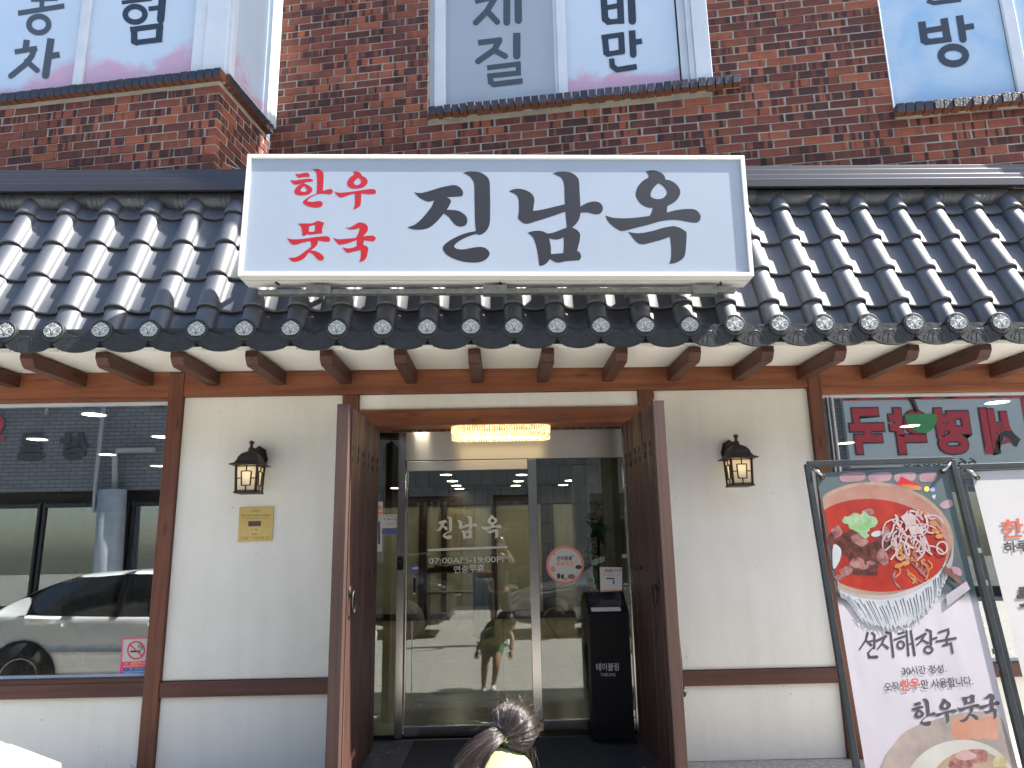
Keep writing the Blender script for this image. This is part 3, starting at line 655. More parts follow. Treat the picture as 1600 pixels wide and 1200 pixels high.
def tile_mesh(L, lift, name, dull=False):
    m = MB(); k = len(PR); top, bot, lip = [], [], []
    for x, h in PR:
        X = x*PITCHX; m_ = h
        top.append(Vector((X, 0, 0))+DIRD*(L+.04)+NRM*(m_-.004)); bot.append(Vector((X, 0, 0))+DIRD*.010+NRM*(m_+lift)); lip.append(Vector((X, 0, 0))+DIRD*.0+NRM*(m_+lift-.006))
    und = [Vector((x*PITCHX, 0, 0))+DIRD*.002+NRM*(h+lift-.036) for x, h in PR]
    b = len(m.v); m.v += top+bot+lip+und
    for i in range(k-1):
        m.f += [[b+i, b+i+1, b+k+i+1, b+k+i], [b+k+i, b+k+i+1, b+2*k+i+1, b+2*k+i], [b+2*k+i, b+2*k+i+1, b+3*k+i+1, b+3*k+i]]
        m.m += [0, 0, 1]; m.sm += [True, True, True]
    return m.mesh(name, [M['tile'], M['tile_lip']])
rows = [(.205, .290), (.495, .292), (.787, .292), (1.079, .190)]
tmesh = {L: tile_mesh(L, .026, 'roof_tile') for _, L in rows}
emesh = tile_mesh(.20, .0, 'eave_tile')
# drip plate hanging below the pan, and the round end cap
pm = MB(); o_ = []
for i in range(13): s = i/12; o_.append((.272+.456*s-.5, -.012-.020*math.sin(math.pi*s)+.004))
lo = [(.5-.015, -.083)]+[(.46*math.cos(a), -.086-.052*math.sin(a)**1.2) for a in [math.pi*i/14 for i in range(15)]]+[(-.5+.015, -.083)]
pl_ = [(x*PITCHX, z) for x, z in [(-.5, -.02), (-.36, .0)]+o_+[(.36, .0), (.5, -.02)]+lo]
pm.prism(pl_, lambda a, b, t: Vector((a, t, b)), -.020, -.004)
rim = [(x*PITCHX, z) for x, z in lo]
for a, b in zip(rim[1:-2], rim[2:-1]): pm.bar((a[0], -.0215, a[1]+.004), (b[0], -.0215, b[1]+.004), .006, .004, (0, 1, 0))
for s in (-1, 1):                                                               # pressed leaf scrolls
    for j, (ax_, ay_) in enumerate(((.055, -.055), (.085, -.075), (.03, -.085))):
        pts = [Vector((s*ax_*math.sin(q*1.5/5), -.0205, -.035+ay_*(q/5)**.8+.02*math.sin(q*.9))) for q in range(6)]; pm.tube(pts, .0013, 4, 0)
plate = pm.mesh('eave_tile_face', M['tile_dull'])
cm = MB(); cm.lathe([(0, -.030), (.0655, -.030), (.0690, -.027), (.0690, -.010), (.066, .01)], (0, 0, 0), 28, 0, 'Y', False); cap = cm.mesh('end_cap', M['tile_dull'])
# emblem: a white fan of petals, parted by dark grooves
rm = MB(); sil = []
for i in range(72):
    th = 2*math.pi*i/72; a = abs((th+math.pi) % (2*math.pi)-math.pi)              # 0 = up
    r_ = .053 if a < .01 else None
    ks = ((0, .053), (.45, .049), (.80, .0475), (1.2, .053), (1.57, .0545), (1.95, .050), (2.25, .046), (2.6, .043), (2.95, .040), (3.15, .036))
    for (a0, r0), (a1, r1) in zip(ks[:-1], ks[1:]):
        if a0 <= a <= a1: r_ = r0+(r1-r0)*(a-a0)/(a1-a0)
    r_ *= 1+.030*math.cos(18*th); sil.append((r_*math.sin(th), r_*math.cos(th)-.001))
rm.prism(sil, lambda a, b, t: Vector((a, t, b)), -.0330, -.0300, 0)
def groove(pts, w_, m_=1):
    P_ = [Vector((x, -.0333, z)) for x, z in pts]
    for p, q in zip(P_[:-1], P_[1:]): rm.bar(p, q, w_, .0008, (0, 1, 0), m_)
for s in (-1, 1):
    groove([(s*.0035, -.030), (s*.004, -.010), (s*.010, .006), (s*.022, .016), (s*.036, .019), (s*.047, .017)], .0034)
    groove([(s*.004, -.014), (s*.012, -.020), (s*.024, -.022), (s*.038, -.028)], .0032)
    for a, r0 in ((.13, .028), (.33, .027), (.55, .027), (1.30, .026), (1.48, .024), (1.66, .024), (1.86, .026), (2.62, .030), (2.86, .028)): groove([(s*r0*math.sin(a), r0*math.cos(a)-.001), (s*.056*math.sin(a), .056*math.cos(a)-.001)], .0022)
groove([(0, -.034), (0, -.022)], .0030)
ros = rm.mesh('rosette', [M['rosette'], M['tile_dull']])
for i, x in enumerate(colx):
    pr = (colx[min(i+1, len(colx)-1)]-colx[max(i-1, 0)])/(2 if 0 < i < len(colx)-1 else 1); sx = pr/PITCHX
    for r0, L in rows:
        b = link('roof_tile', tmesh[L], roof, crest(x, r0)); b.scale = (sx, 1, 1); b.rotation_euler = (random.uniform(-.004, .004), 0, random.uniform(-.004, .004))
    b = link('eave_tile', emesh, roof, crest(x, 0)+NRM*0); b.scale = (sx, 1, 1)
    z = EZ(x)
    b = link('eave_tile_face', plate, roof, (x+pr/2, -.80, z+.0)); b.scale = (sx, 1, 1)
    link('end_cap', cap, roof, (x, -.80, z)); link('rosette', ros, roof, (x, -.80, z))
# ridge tubes under the flashing, each with three raised bands
m = MB(); L = .62
m.tube([(-L/2, 0, 0), (L/2, 0, 0)], .066, 20)
for k in (-1, 1):
    for j in (-1, 0, 1):
        c = k*L/4+j*.034; m.tube([(c-.014, 0, 0), (c+.010, 0, 0), (c+.014, 0, 0)], [.0665, .0695, .0665], 20, cap=False)
rmesh = m.mesh('ridge_tile', M['tile'])
for i in range(18):
    x = -5.2+i*.617; t_ = link('ridge_tile', rmesh, roof, (x, -.280, 3.888-.0065*x))
# flashing: three stepped bands
def flx(x0, x1, first):
    m = MB(); zt = lambda x: 4.098-.0045*x
    P_ = [(-.10, .02), (-.37, .004), (-.372, -.028), (-.388, -.036), (-.390, -.078), (-.406, -.086), (-.408, -.122), (-.424, -.130), (-.424, -.188), (-.40, -.188), (-.10, -.06)]
    n_ = len(P_); vs = [(x, y, zt(x)+z) for x in (x0, x1) for y, z in P_]
    m.add(vs, [tuple(range(n_)), tuple(range(n_, 2*n_))]+[(i, (i+1) % n_, n_+(i+1) % n_, n_+i) for i in range(n_)])
    F('flashing', m, M['flash'], bevel=.002)
flx(-5.2, -2.612, 1); flx(-2.610, 1.2, 0); flx(1.202, 5.2, 0)
# wall closing the space behind the roof
p = MB(); p.box(-5.2, 5.2, -.10, -.02, 3.3, 4.10); F('parapet', p, M['flash'])
# ================================================================ light-box shop sign
TILT = rad(.80); SY = -1.0
sx0, sx1 = U(372, 431, SY).x, U(1180, 431, SY).x; sz0 = (U(372, 431, SY).z+U(1180, 431, SY).z)/2; sz1 = (U(387, 240, SY).z+U(1167, 243, SY).z)/2
SC = Vector(((sx0+sx1)/2, SY, (sz0+sz1)/2)); SX = Vector((math.cos(TILT), 0, -math.sin(TILT))); SZ = Vector((math.sin(TILT), 0, math.cos(TILT))); SN = Vector((0, -1, 0))
hw, hh, SD = (sx1-sx0)/2, (sz1-sz0)/2, .205
sign = thing('shop_sign', 'long white light box sign with big black and small red brush lettering above the entrance', 'sign', SC)
sp = lambda a, o, b: SC+SX*a+SN*o+SZ*b
m = MB(); FR = .026
for a0, a1, b0, b1 in ((-hw, hw, -hh, -hh+FR), (-hw, hw, hh-FR, hh), (-hw, -hw+FR, -hh+FR, hh-FR), (hw-FR, hw, -hh+FR, hh-FR)):
    m.obox(sp((a0+a1)/2, -SD/2, (b0+b1)/2), SX*(a1-a0)/2, SN*SD/2, SZ*(b1-b0)/2)
m.obox(sp(0, -SD+.004, 0), SX*(hw-FR), SN*.004, SZ*(hh-FR)); m.build('sign_case', M['white'], sign, bevel=.003)
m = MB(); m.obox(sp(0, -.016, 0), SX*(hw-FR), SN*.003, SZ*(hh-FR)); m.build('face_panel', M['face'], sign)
m = MB(); m.obox(sp(0, -SD/2+.02, -hh-.0012), SX*(hw-.004), SN*.0015, SZ*.001); m.build('case_seam', M['galv'], sign)
FP = sp(0, -.0128, 0)
def g75(ox, oy, pts): return [((ox+p[0]/7.5, oy+p[1]/7.5, 1) if len(p) > 2 else (ox+p[0]/7.5, oy+p[1]/7.5)) for p in pts]
G = {}
c = 1
G['jin'] = (630, 260, [[(128,302,c),(200,312),(300,290),(420,252),(540,225),(610,220),(670,250),(703,305),(690,350,c),(510,362,c),(550,385),(560,415),(540,460),(510,508,c),(580,510),(660,525),(730,575),(753,630),(735,685),(680,705),(620,690),(570,640),(530,590),(475,552,c),(420,620),(340,695),(270,730),(180,742),(100,735),(48,712,c),(130,685),(210,620),(280,540),(335,465),(362,400,c),(310,412),(270,408),(190,365)],
 [(702,78,c),(750,62),(820,58),(900,70),(970,110),(1010,170),(1018,300),(1020,500),(1015,660),(985,740),(940,785),(890,803),(858,790,c),(780,815),(700,850),(630,895),(598,935),(630,965),(710,972),(800,955),(890,943),(960,955),(1005,995),(1010,1040),(970,1090),(900,1120),(810,1127),(700,1115),(580,1075),(500,1025),(465,965),(485,915),(560,860),(660,810),(760,775),(853,758,c),(842,650),(838,450),(835,300),(830,200),(800,140),(760,105)]])
G['nam'] = (790, 260, [[(43,295,c),(70,275),(130,262),(200,268),(280,300),(325,345),(338,400),(330,460),(322,520,c),(420,508),(560,475),(695,443,c),(690,320),(683,200),(650,135),(600,105),(552,82,c),(620,63),(690,60),(770,75),(830,115),(860,170),(868,300),(878,472,c),(920,445),(980,420),(1050,410),(1110,430),(1140,480),(1130,530),(1090,560),(1040,560),(960,540),(880,543,c),(865,610),(830,670),(780,718,c),(830,740),(872,790),(868,870),(838,990,c),(870,1010),(885,1060),(865,1100,c),(780,1105),(700,1112),(630,1127),(580,1120),(520,1085,c),(490,1125),(450,1155),(395,1165,c),(385,1080),(365,960),(330,850),(295,805),(255,780,c),(310,760),(390,753),(450,765),(490,785),(560,775),(640,745),(718,715,c),(710,640),(700,530,c),(600,565),(480,605),(350,645),(260,672),(200,660),(143,608,c),(155,530),(155,430),(145,365),(110,325)],
 [(510,842,c),(560,855),(600,857),(640,848),(680,832,c),(682,920),(676,1015,c),(600,1022),(532,1027,c),(530,940)]])
G['ok'] = (940, 260, [[(517,62,c),(560,48),(620,48),(690,70),(735,110),(750,155,c),(820,170),(890,225),(922,290),(910,350),(860,415),(770,465,c),(765,540,c),(860,515),(970,500),(1070,500),(1130,530),(1162,590),(1140,645),(1090,660),(1000,648),(900,630),(800,628),(680,645),(560,680),(420,715),(260,755),(200,745),(120,690),(70,635),(45,575,c),(130,600),(250,608),(400,600),(562,580,c),(585,540),(600,488,c),(530,478),(460,440),(410,370),(400,310),(430,230),(490,165),(550,132,c),(545,95)],
 [(665,198,c),(720,230),(765,300),(740,355),(690,380),(630,380),(580,355),(578,310),(610,250)],
 [(312,765,c),(380,780),(470,780),(600,755),(720,720),(800,705),(850,700),(920,720),(975,755),(995,775),(995,860),(985,990),(968,1060),(920,1105),(850,1135),(788,1140,c),(805,1110),(815,1050),(815,950),(808,880),(800,825,c),(700,860),(590,890),(490,912),(430,900),(380,855)]])
G['han'] = (440, 255, [[(160,120,c),(200,128),(250,115),(300,112),(325,130),(328,160,c),(260,162),(205,172),(180,155)],
 [(103,195,c),(150,203),(230,190),(320,180),(360,190),(368,210),(350,218,c),(290,222),(262,238,c),(310,255),(350,285),(362,315),(340,350),(290,372),(220,378),(170,365),(150,335),(165,295),(200,260),(245,236,c),(190,250),(150,250),(120,225)],
 [(262,270,c),(285,290),(298,315),(280,332),(245,335),(225,325),(230,300)],
 [(360,72,c),(410,66),(450,75),(485,105),(493,150),(490,240),(485,325,c),(540,308),(580,303),(600,325),(595,350),(570,365),(520,360),(470,358),(430,362),(380,380),(330,410),(302,435),(320,450),(370,452),(430,443),(470,450),(482,475),(470,505),(430,520),(370,520),(300,500),(250,465),(270,430),(330,390),(410,355,c),(415,280),(415,180),(405,110),(385,90)]])
G['u'] = (440, 255, [[(833,100,c),(870,95),(910,105),(935,130),(945,148,c),(985,170),(1008,205),(1000,245),(960,280),(900,297),(830,297),(785,275),(768,240),(780,195),(815,155),(850,135,c),(848,118)],
 [(898,172,c),(925,195),(930,225),(905,252),(870,255),(848,235),(860,205)],
 [(618,330,c),(670,345),(760,340),(860,328),(960,312),(1050,302),(1095,310),(1108,335),(1095,360),(1040,365),(935,355,c),(932,430),(925,490),(890,525),(835,542,c),(855,500),(860,430),(858,358,c),(800,370),(700,403),(650,375)]])
G['mut'] = (440, 255, [[(190,710,c),(240,705),(290,705),(350,705),(390,690),(425,675),(470,688),(497,700),(485,740),(472,785,c),(480,820,c),(400,830),(330,838),(305,830),(280,845),(245,852,c),(240,790),(225,740)],
 [(322,740,c),(395,722,c),(392,770),(388,800,c),(320,805,c)],
 [(62,875,c),(110,890),(200,890),(300,880),(420,862),(520,855),(560,870),(570,895),(555,920),(510,918),(425,905,c),(420,950),(390,985),(340,1022,c),(400,1030),(460,1060),(495,1100),(485,1135),(450,1140),(410,1115),(370,1070),(320,1045,c),(270,1110),(210,1145),(150,1155),(110,1140),(82,1108,c),(150,1105),(210,1080),(270,1035),(345,980,c),(345,940),(338,912,c),(250,930),(150,957),(100,930)]])
G['guk'] = (440, 255, [[(753,750,c),(800,752),(850,725),(900,697),(940,695),(990,715),(1012,755),(1005,800),(980,830),(955,857,c),(1010,850),(1070,848),(1100,870),(1100,895),(1070,915),(1010,908),(965,905,c),(958,960,c),(990,968),(1015,995),(1010,1040),(995,1105),(960,1145),(910,1158,c),(925,1110),(930,1060),(928,1018,c),(850,1035),(770,1050),(735,1015),(713,985,c),(770,998),(830,990),(882,970,c),(880,900,c),(800,930),(685,955),(640,920),(602,872,c),(660,890),(760,885),(870,875,c),(900,820),(915,760,c),(850,775),(790,772)]])
def brush(key, mat, p0, n, parent, depth, warp=None, name='letter'):
    ox, oy, outs = G[key]; px = [g75(ox, oy, o) for o in outs]
    if warp: px = [[(*warp(p[0], p[1]), 1) if len(p) > 2 else warp(p[0], p[1]) for p in o] for o in px]
    return shapes_on(name, px, mat, p0, n, depth, parent, 6)
for k in ('jin', 'nam', 'ok'): brush(k, M['ink'], FP, SN, sign, .0004)
for k in ('han', 'u', 'mut', 'guk'): brush(k, M['red'], FP, SN, sign, .0004)
# fixing rail and brackets under the sign
m = MB(); ra, rb = U(405, 458, -.86), U(1148, 454, -.86)
m.bar(ra, rb, .05, .030); m.build('mounting_rail', M['galv'], sign, bevel=.002)
for px_ in (497, 773, 1101):
    m = MB(); c_ = U(px_, 452, -.895); m.obox(c_, SX*.075, SN*.006, SZ*.028); m.obox(c_+SZ*-.024+SN*-.03, SX*.075, SN*.035, SZ*.003)
    for q in (-.055, -.02, .02, .055): m.lathe([(0, .008), (.006, .008), (.007, .0)], c_+SX*q+SN*.006+SZ*.012, 8, 1, 'Y')
    m.build('bracket', [M['galv'], M['iron']], sign)
for px_, py_ in ((432, 439), (780, 441), (1126, 438)):
    m = MB(); m.bar(sp((px_-776)*.004, -.10, -hh-.005), sp((px_-776)*.004+.012, -.14, -hh-.006), .012, .008); m.build('bolt', M['iron'], sign)
for q in (-1.15, -.2, .85):
    m = MB(); m.bar(sp(q, -SD+.01, -hh+.05), sp(q, -SD+.01, -hh-.06)+Vector((0, .30, 0)), .03, .03); m.bar(sp(q, -SD+.01, hh-.15), sp(q, -SD-.42, hh-.15), .03, .03); m.build('support_arm', M['galv'], sign)

# ---------------------------------------------------------------- text by the built-in font
TEXTS = []
def text_fit(name, body, p00, p10, p01, n, mat, parent, weight=0.0, lift=.0015, shear=0.0):
    """text stretched so that its bounding box fills the parallelogram p00 (lower left), p10 (lower right), p01 (upper left)"""
    me = bpy.data.meshes.new(name); me.materials.append(mat)
    TEXTS.append((me, body, Vector(p00), Vector(p10), Vector(p01), Vector(n).normalized(), weight, lift, shear, Vector(ORG[parent]) if parent else Vector((0, 0, 0))))
    return link(name, me, parent, ORG[parent] if parent else (0, 0, 0))
def set_texts():
    """all text is turned to meshes in one go (the font is read once)"""
    ts = bpy.data.scenes.new('outline_workshop'); obs = {}
    for j in TEXTS:
        if (j[1], j[6]) in obs: continue
        cu = bpy.data.curves.new('text', 'FONT'); cu.body = j[1]; cu.size = 1.0; cu.offset = j[6]; cu.resolution_u = 4
        o = bpy.data.objects.new('text', cu); ts.collection.objects.link(o); obs[(j[1], j[6])] = o
    vl = ts.view_layers[0]; vl.update(); dg = vl.depsgraph; geo = {}
    for k, o in obs.items():
        m = o.evaluated_get(dg).to_mesh(); geo[k] = ([v.co.copy() for v in m.vertices], [list(p.vertices) for p in m.polygons]); o.evaluated_get(dg).to_mesh_clear()
    for k, o in obs.items(): cu = o.data; bpy.data.objects.remove(o); bpy.data.curves.remove(cu)
    bpy.data.scenes.remove(ts)
    for me, body, p00, p10, p01, n, weight, lift, shear, org in TEXTS:
        vs, fs = geo[(body, weight)]
        x0, x1 = min(v.x for v in vs), max(v.x for v in vs); y0, y1 = min(v.y for v in vs), max(v.y for v in vs); out = []
        for c in vs:
            a = (c.x-x0)/(x1-x0); b = (c.y-y0)/(y1-y0); out.append(p00+(p10-p00)*(a+shear*(b-.5))+(p01-p00)*b+n*lift-org)
        me.from_pydata(out, [], fs); me.update()
def text_px(name, body, q00, q10, q01, p0, n, mat, parent, weight=0.0, lift=.0015, shear=0.0):
    h = lambda q: hit(q[0], q[1], p0, Vector(n)); return text_fit(name, body, h(q00), h(q10), h(q01), n, mat, parent, weight, lift, shear)
def print_line(parent, q0, q1, h_, p0, n, mat, lift, k, seed=1):
    """a line of print too small to read: a row of uneven little blocks between two pixels"""
    rnd = random.Random(seed); toab, fn = plane_fn(p0, n); m = MB(); a0 = Vector(toab(*q0)); a1 = Vector(toab(*q1)); hh_ = abs(toab(q0[0], q0[1]-h_)[1]-a0.y); L = (a1-a0)
    for i in range(k):
        if rnd.random() < .12: continue
        s0 = (i+.08)/k; s1 = (i+.62+rnd.random()*.3)/k; z0 = hh_*rnd.random()*.25; z1 = hh_*(.75+rnd.random()*.25)
        b0 = a0+L*s0; b1 = a0+L*s1
        for za, zb in ((z0, z0+hh_*.22), (z1-hh_*.25, z1)): m.add([fn(b0.x, b0.y+za, lift), fn(b1.x, b1.y+za, lift), fn(b1.x, b1.y+zb, lift), fn(b0.x, b0.y+zb, lift)], [(0, 1, 2, 3)])
        m.add([fn(b0.x, b0.y+z0, lift+.0001), fn(b0.x+(b1.x-b0.x)*.3, b0.y+z0, lift+.0001), fn(b0.x+(b1.x-b0.x)*.3, b0.y+z1, lift+.0001), fn(b0.x, b0.y+z1, lift+.0001)], [(0, 1, 2, 3)])
    return m.build('lettering', mat, parent, fixn=False)
# ================================================================ shop windows
def shopwin(x0, x1, z0, z1, xs, ztop_strip):
    f = MB()
    f.box(x0, x1, .045, .10, z1-ztop_strip, z1); f.box(x0, x1, .052, .10, z0, z0+.018)
    for a, b in xs: f.box(a, b, .050, .10, z0+.018, z1-ztop_strip)
    wd = f.build('window', M['pvc'], front, bevel=.002)
    q = MB(); q.box(x0, x1, .070, .078, z0+.018, z1-ztop_strip); q.build('pane', M['glass'], wd)
    return wd
wl_ = shopwin(-5.2, XL0, .605, 2.489, [], .022)
wr_ = shopwin(XR1, 5.2, .577, 2.461, [(2.420, 2.428), (2.452, 2.466)], .018)

# ================================================================ open timber gate leaves
def leaf(hx, ox, oy, s):
    """inner face from the hinge (hx, .02) to the outer edge (ox, oy); s = which side of it the thickness lies"""
    a = Vector((hx, .02, 0)); b = Vector((ox, oy, 0)); d = (b-a); W_ = d.length; d.normalize(); nrm = Vector((-d.y, d.x, 0)); nrm = nrm if nrm.x*s > 0 else -nrm
    T, z0, z1 = .066, .135, 2.26
    c = MB(); c.obox(a+d*(W_/2)+nrm*(T*.55)+Vector((0, 0, (z0+z1)/2)), d*(W_/2-.01), nrm*T*.28, Vector((0, 0, (z1-z0)/2-.01)))
    lf = c.build('door_leaf', M['leafedge'], front, org=a)
    n = 6; e = .055; pw = (W_-e)/n
    for i in range(n):
        m = MB(); u0, u1 = i*pw+.003, (i+1)*pw-.003; pr = random.uniform(-.0025, .0025)
        m.obox(a+d*((u0+u1)/2)+nrm*(T*.18-pr)+Vector((0, 0, (z0+z1)/2)), d*(u1-u0)/2, nrm*(T*.18), Vector((0, 0, (z1-z0)/2)))
        m.build('plank', M['leaf'], lf, bevel=.004, org=a+d*(u0+pw/2)+Vector((0, 0, 1.0)))
    m = MB(); m.obox(a+d*(W_-e/2)+nrm*(T/2)+Vector((0, 0, (z0+z1)/2)), d*(e/2), nrm*(T/2+.004), Vector((0, 0, (z1-z0)/2+.004))); m.build('edge_board', M['leafedge'], lf, bevel=.004, org=a+d*W_+Vector((0, 0, 1.0)))
    m = MB(); m.obox(a+d*(W_-e-.012)-nrm*.004+Vector((0, 0, (z0+z1)/2)), d*.008, nrm*.006, Vector((0, 0, (z1-z0)/2))); m.build('edge_moulding', M['leafedge'], lf, bevel=.002)
    # iron studs in two rows, a ring handle
    for z, zz in ((2.02, .026), (1.26, .014)):
        for i in range(n):
            for dz in (0, 1):
                if z < 1.5 and (dz or i > 3): continue
                m = MB(); m.ball(a+d*((i+.5)*pw)-nrm*.002+Vector((0, 0, z-dz*.062-.008*(i % 2))), .006, .011, zz*.9, 10, 6); m.build('stud', M['iron'], lf)
    hc = a+d*(W_-e-pw*.62)-nrm*.016+Vector((0, 0, 1.17))
    m = MB(); m.lathe([(0, -.0), (.034, -.0), (.030, .008), (0, .012)], (0, 0, 0), 16, 0, 'X'); m.v = [hc+nrm*.014-nrm*v.x+d*v.y+Vector((0, 0, v.z)) for v in m.v]
    ring = [hc-nrm*.012+d*(.036*math.sin(t))+Vector((0, 0, -.062+.062*math.cos(t))) for t in [2*math.pi*j/24 for j in range(24)]]
    m.tube(ring, .0065, 8, closed=True); m.build('handle', M['iron'], lf)
    return lf
leaf(-.866, -.905, -.887, -1); leaf(.889, .933, -.862, 1)
m = MB(); hx = U(1062, 985, -.55); m.tube([U(1060, 990, -.55), U(1064, 1030, -.55), U(1068, 1078, -.55)], .006, 6); m.ball(U(1069, 1083, -.55), .014, .014, .022, 10, 8)
# a thin iron hold-open hook hanging beside the right leaf
m.build('door_hook', M['iron'], front)

# ================================================================ recessed entrance and automatic glass door
YG = .35
m = MB(); m.box(-1.03, -.985, .16, .62, .11, 2.36); m.box(.985, 1.03, .16, .62, .11, 2.36); F('jamb_lining', m, M['post'])
m = MB(); m.box(-.985, .985, .2401, 1.0, 2.345, 2.40); F('recess_ceiling', m, M['blackm'])
m = MB(); m.box(-.985, .985, .205, .239, 2.262, 2.345); F('lintel_board', m, M['leaf'])
gd = MB()
def gbar(x0, x1, z0, z1, y0=YG-.03, y1=YG+.03): gd.box(x0, x1, y0, y1, z0, z1)
gbar(-.772, -.716, .115, 2.345); gbar(.204, .272, .20, 2.055, YG-.045, YG+.02); gbar(-.985, -.972, .115, 2.345); gbar(.93, .985, .115, 2.345)
gbar(-.704, -.694, .20, 1.98, YG-.055, YG-.02)
gd = gd.build('glass_door', M['chrome'], front, bevel=.003)
m = MB(); m.box(-.7155, .93, YG-.05, YG-.02, 2.058, 2.30); hp = m.build('header_panel', M['steel'], gd, bevel=.003)
m = MB(); m.box(-.704, .203, YG-.058, YG-.022, 1.978, 2.052); m.build('top_rail', M['steel'], gd, bevel=.003)
m = MB(); m.box(-.704, .203, YG-.058, YG-.022, .135, .20); m.box(.275, .93, YG-.03, YG+.01, .135, .215); m.build('bottom_rail', M['chrome'], gd, bevel=.003)
m = MB(); m.box(-.971, -.773, YG-.03, YG+.01, .115, .14); m.build('sill_rail', M['black'], gd)
for x0, x1, z0, z1, y in ((-.694, .2035, .2005, 1.978, YG-.040), (.2725, .929, .2155, 2.057, YG-.008), (-.9715, -.7725, .141, 2.344, YG-.008)):
    m = MB(); m.box(x0, x1, y, y+.008, z0, z1); m.build('pane', M['doorglass'], gd)
DP = Vector((0, YG-.0405, 0)); DN = Vector((0, -1, 0))
def vin(fnx, *a, **k): return fnx(*a, **k)
# cut-vinyl lettering on the door glass (same brush hand as the sign)
wx = lambda ax, ay, bx, by, ox, oy, w_, h_: (lambda x, y: (bx+(x-ox)*w_, by+(y-oy)*h_))
brush('jin', M['frost'], DP, DN, gd, .001, lambda x, y: (681+(x-636)*.195, 807+(y-267)*.247), 'lettering')
brush('nam', M['frost'], DP, DN, gd, .001, lambda x, y: (714+(x-796)*.216, 806+(y-267)*.247), 'lettering')
brush('ok', M['frost'], DP, DN, gd, .001, lambda x, y: (752+(x-946)*.212, 805+(y-266)*.247), 'lettering')
shapes_on('lettering', [[(667, 858, 1), (720, 855.5), (793, 853.5, 1), (793, 856, 1), (720, 859.5), (670, 861.5, 1)]], M['frost'], DP, DN, .001, gd)
text_px('lettering', '07:00AM-19:00PM', (670, 881), (796, 878), (670, 872), DP, DN, M['frost'], gd, .004)
text_px('lettering', '연중무휴', (709, 896), (757, 893.5), (709, 884), DP, DN, M['frost'], gd, .008)
# stickers, sensors and notices round the door
def disc_px(cx, cy, rx, ry, n=40): return [(cx+rx*math.cos(2*math.pi*i/n), cy+ry*math.sin(2*math.pi*i/n), 1) for i in range(n)]
RP = Vector((0, YG-.0085, 0))
st = thing('round_sticker', 'round white sticker with orange rim and little dogs on the fixed glass', 'sticker', U(883, 883, RP.y))
salmon = plain('salmon_print', (.60, .20, .14), .4); paper = plain('white_paper', (.50, .485, .45), .5); navy = plain('blue_print', (.05, .09, .28), .4); orange = plain('orange_print', (.75, .20, .05), .4); green_p = plain('green_print', (.10, .38, .14), .4); yellow = plain('yellow_print', (.80, .55, .06), .4); brownp = plain('brown_print', (.22, .10, .06), .5); pink = plain('pink_print', (.75, .06, .20), .35)
shapes_on('rim', [disc_px(883, 882.5, 29.5, 30)], salmon, RP, DN, .0006, st); shapes_on('sheet', [disc_px(883, 883, 25.5, 26.5)], paper, RP, DN, .0010, st)
text_px('lettering', '반려동물', (870, 876), (894, 875.5), (870, 869), RP, DN, M['ink'], st, .02, .0014); text_px('lettering', '죄송해요', (869, 884.5), (896, 884), (869, 877), RP, DN, orange, st, .02, .0014)
for cx, cy, rx, ry, mt in ((904, 886, 5, 3.5, M['ink']), (864, 889, 4, 5, salmon), (873, 900, 3, 4.5, M['ink']), (879, 901, 2.5, 4, M['ink']), (884, 905, 3, 2.6, salmon), (893, 901, 6, 4, brownp), (866, 866, 2, 2, salmon), (895, 868, 1.6, 1.6, salmon)):
    shapes_on('drawing', [disc_px(cx, cy, rx, ry, 14)], mt, RP, DN, .0014, st)
def card(name, label, cat, q, y, mat=None, n=DN):
    t = thing(name, label, cat, U(q[0][0], q[0][1], y)); quad_on('sheet', q, mat or paper, (0, y, 0), n, t, 0, .003); return t
def bars_px(parent, y, items, base=.0035):
    for k, (q, mt) in enumerate(items): quad_on('print', q, mt, (0, y, 0), DN, parent, base+.0002*k, .0004)
R4 = lambda x0, y0, x1, y1: [(x0, y1), (x1, y1), (x1, y0), (x0, y0)]
ct = card('notice_card', 'white notice card with pink edge standing above the black kiosk', 'notice', [(938, 924), (972, 922), (972, 886.5), (937, 886)], .22)
text_px('lettering', '테이블링 대기 등', (945, 894.5), (971, 893.5), (945, 889.5), (0, .22, 0), DN, M['ink'], ct, .02, .0036); text_px('lettering', '대기번호', (942, 900.5), (956, 900), (942, 896), (0, .22, 0), DN, orange, ct, .015, .0036); print_line(ct, (957.5, 900), (970.5, 899.5), 4, (0, .22, 0), DN, orange, .0036, 4, 9)
bars_px(ct, .22, [([(938, 925), (972, 923), (972, 921), (938, 922.5)], salmon), (R4(947, 903, 960, 905), M['ink']), (R4(947, 906, 957, 913), plain('pale_grey_print', (.5, .5, .5), .5)), (R4(957.5, 906.5, 960, 913), navy)])
c2 = card('hygiene_notice', 'small white certificate above a blue plate on the side glass', 'notice', [(597.5, 825), (620, 824.5), (620.5, 803.5), (598, 804.5)], YG-.0125)
print_line(c2, (600, 813), (619, 812.6), 3.6, (0, YG-.0125, 0), DN, M['ink'], .0036, 8, 8)
bars_px(c2, YG-.0125, [([(597, 835), (620, 834), (620, 826), (597, 826.5)], navy), (R4(602, 806, 617, 806.8), M['filmgrey']), (R4(602, 817, 616, 818), salmon), (R4(604, 820, 614, 820.8), salmon)])
c3 = card('opening_strip', 'tall white paper strip stuck behind the left gate leaf', 'notice', [(588, 862), (597, 862), (598, 784), (590, 784)], YG-.0125)
bars_px(c3, YG-.0125, [([(589.5, 803), (597.5, 803), (597.6, 800), (589.6, 800)], orange), ([(591, 796), (596, 796), (596, 790), (591, 790)], salmon), ([(591, 850), (594, 850), (594, 815), (591, 815)], M['filmgrey'])])
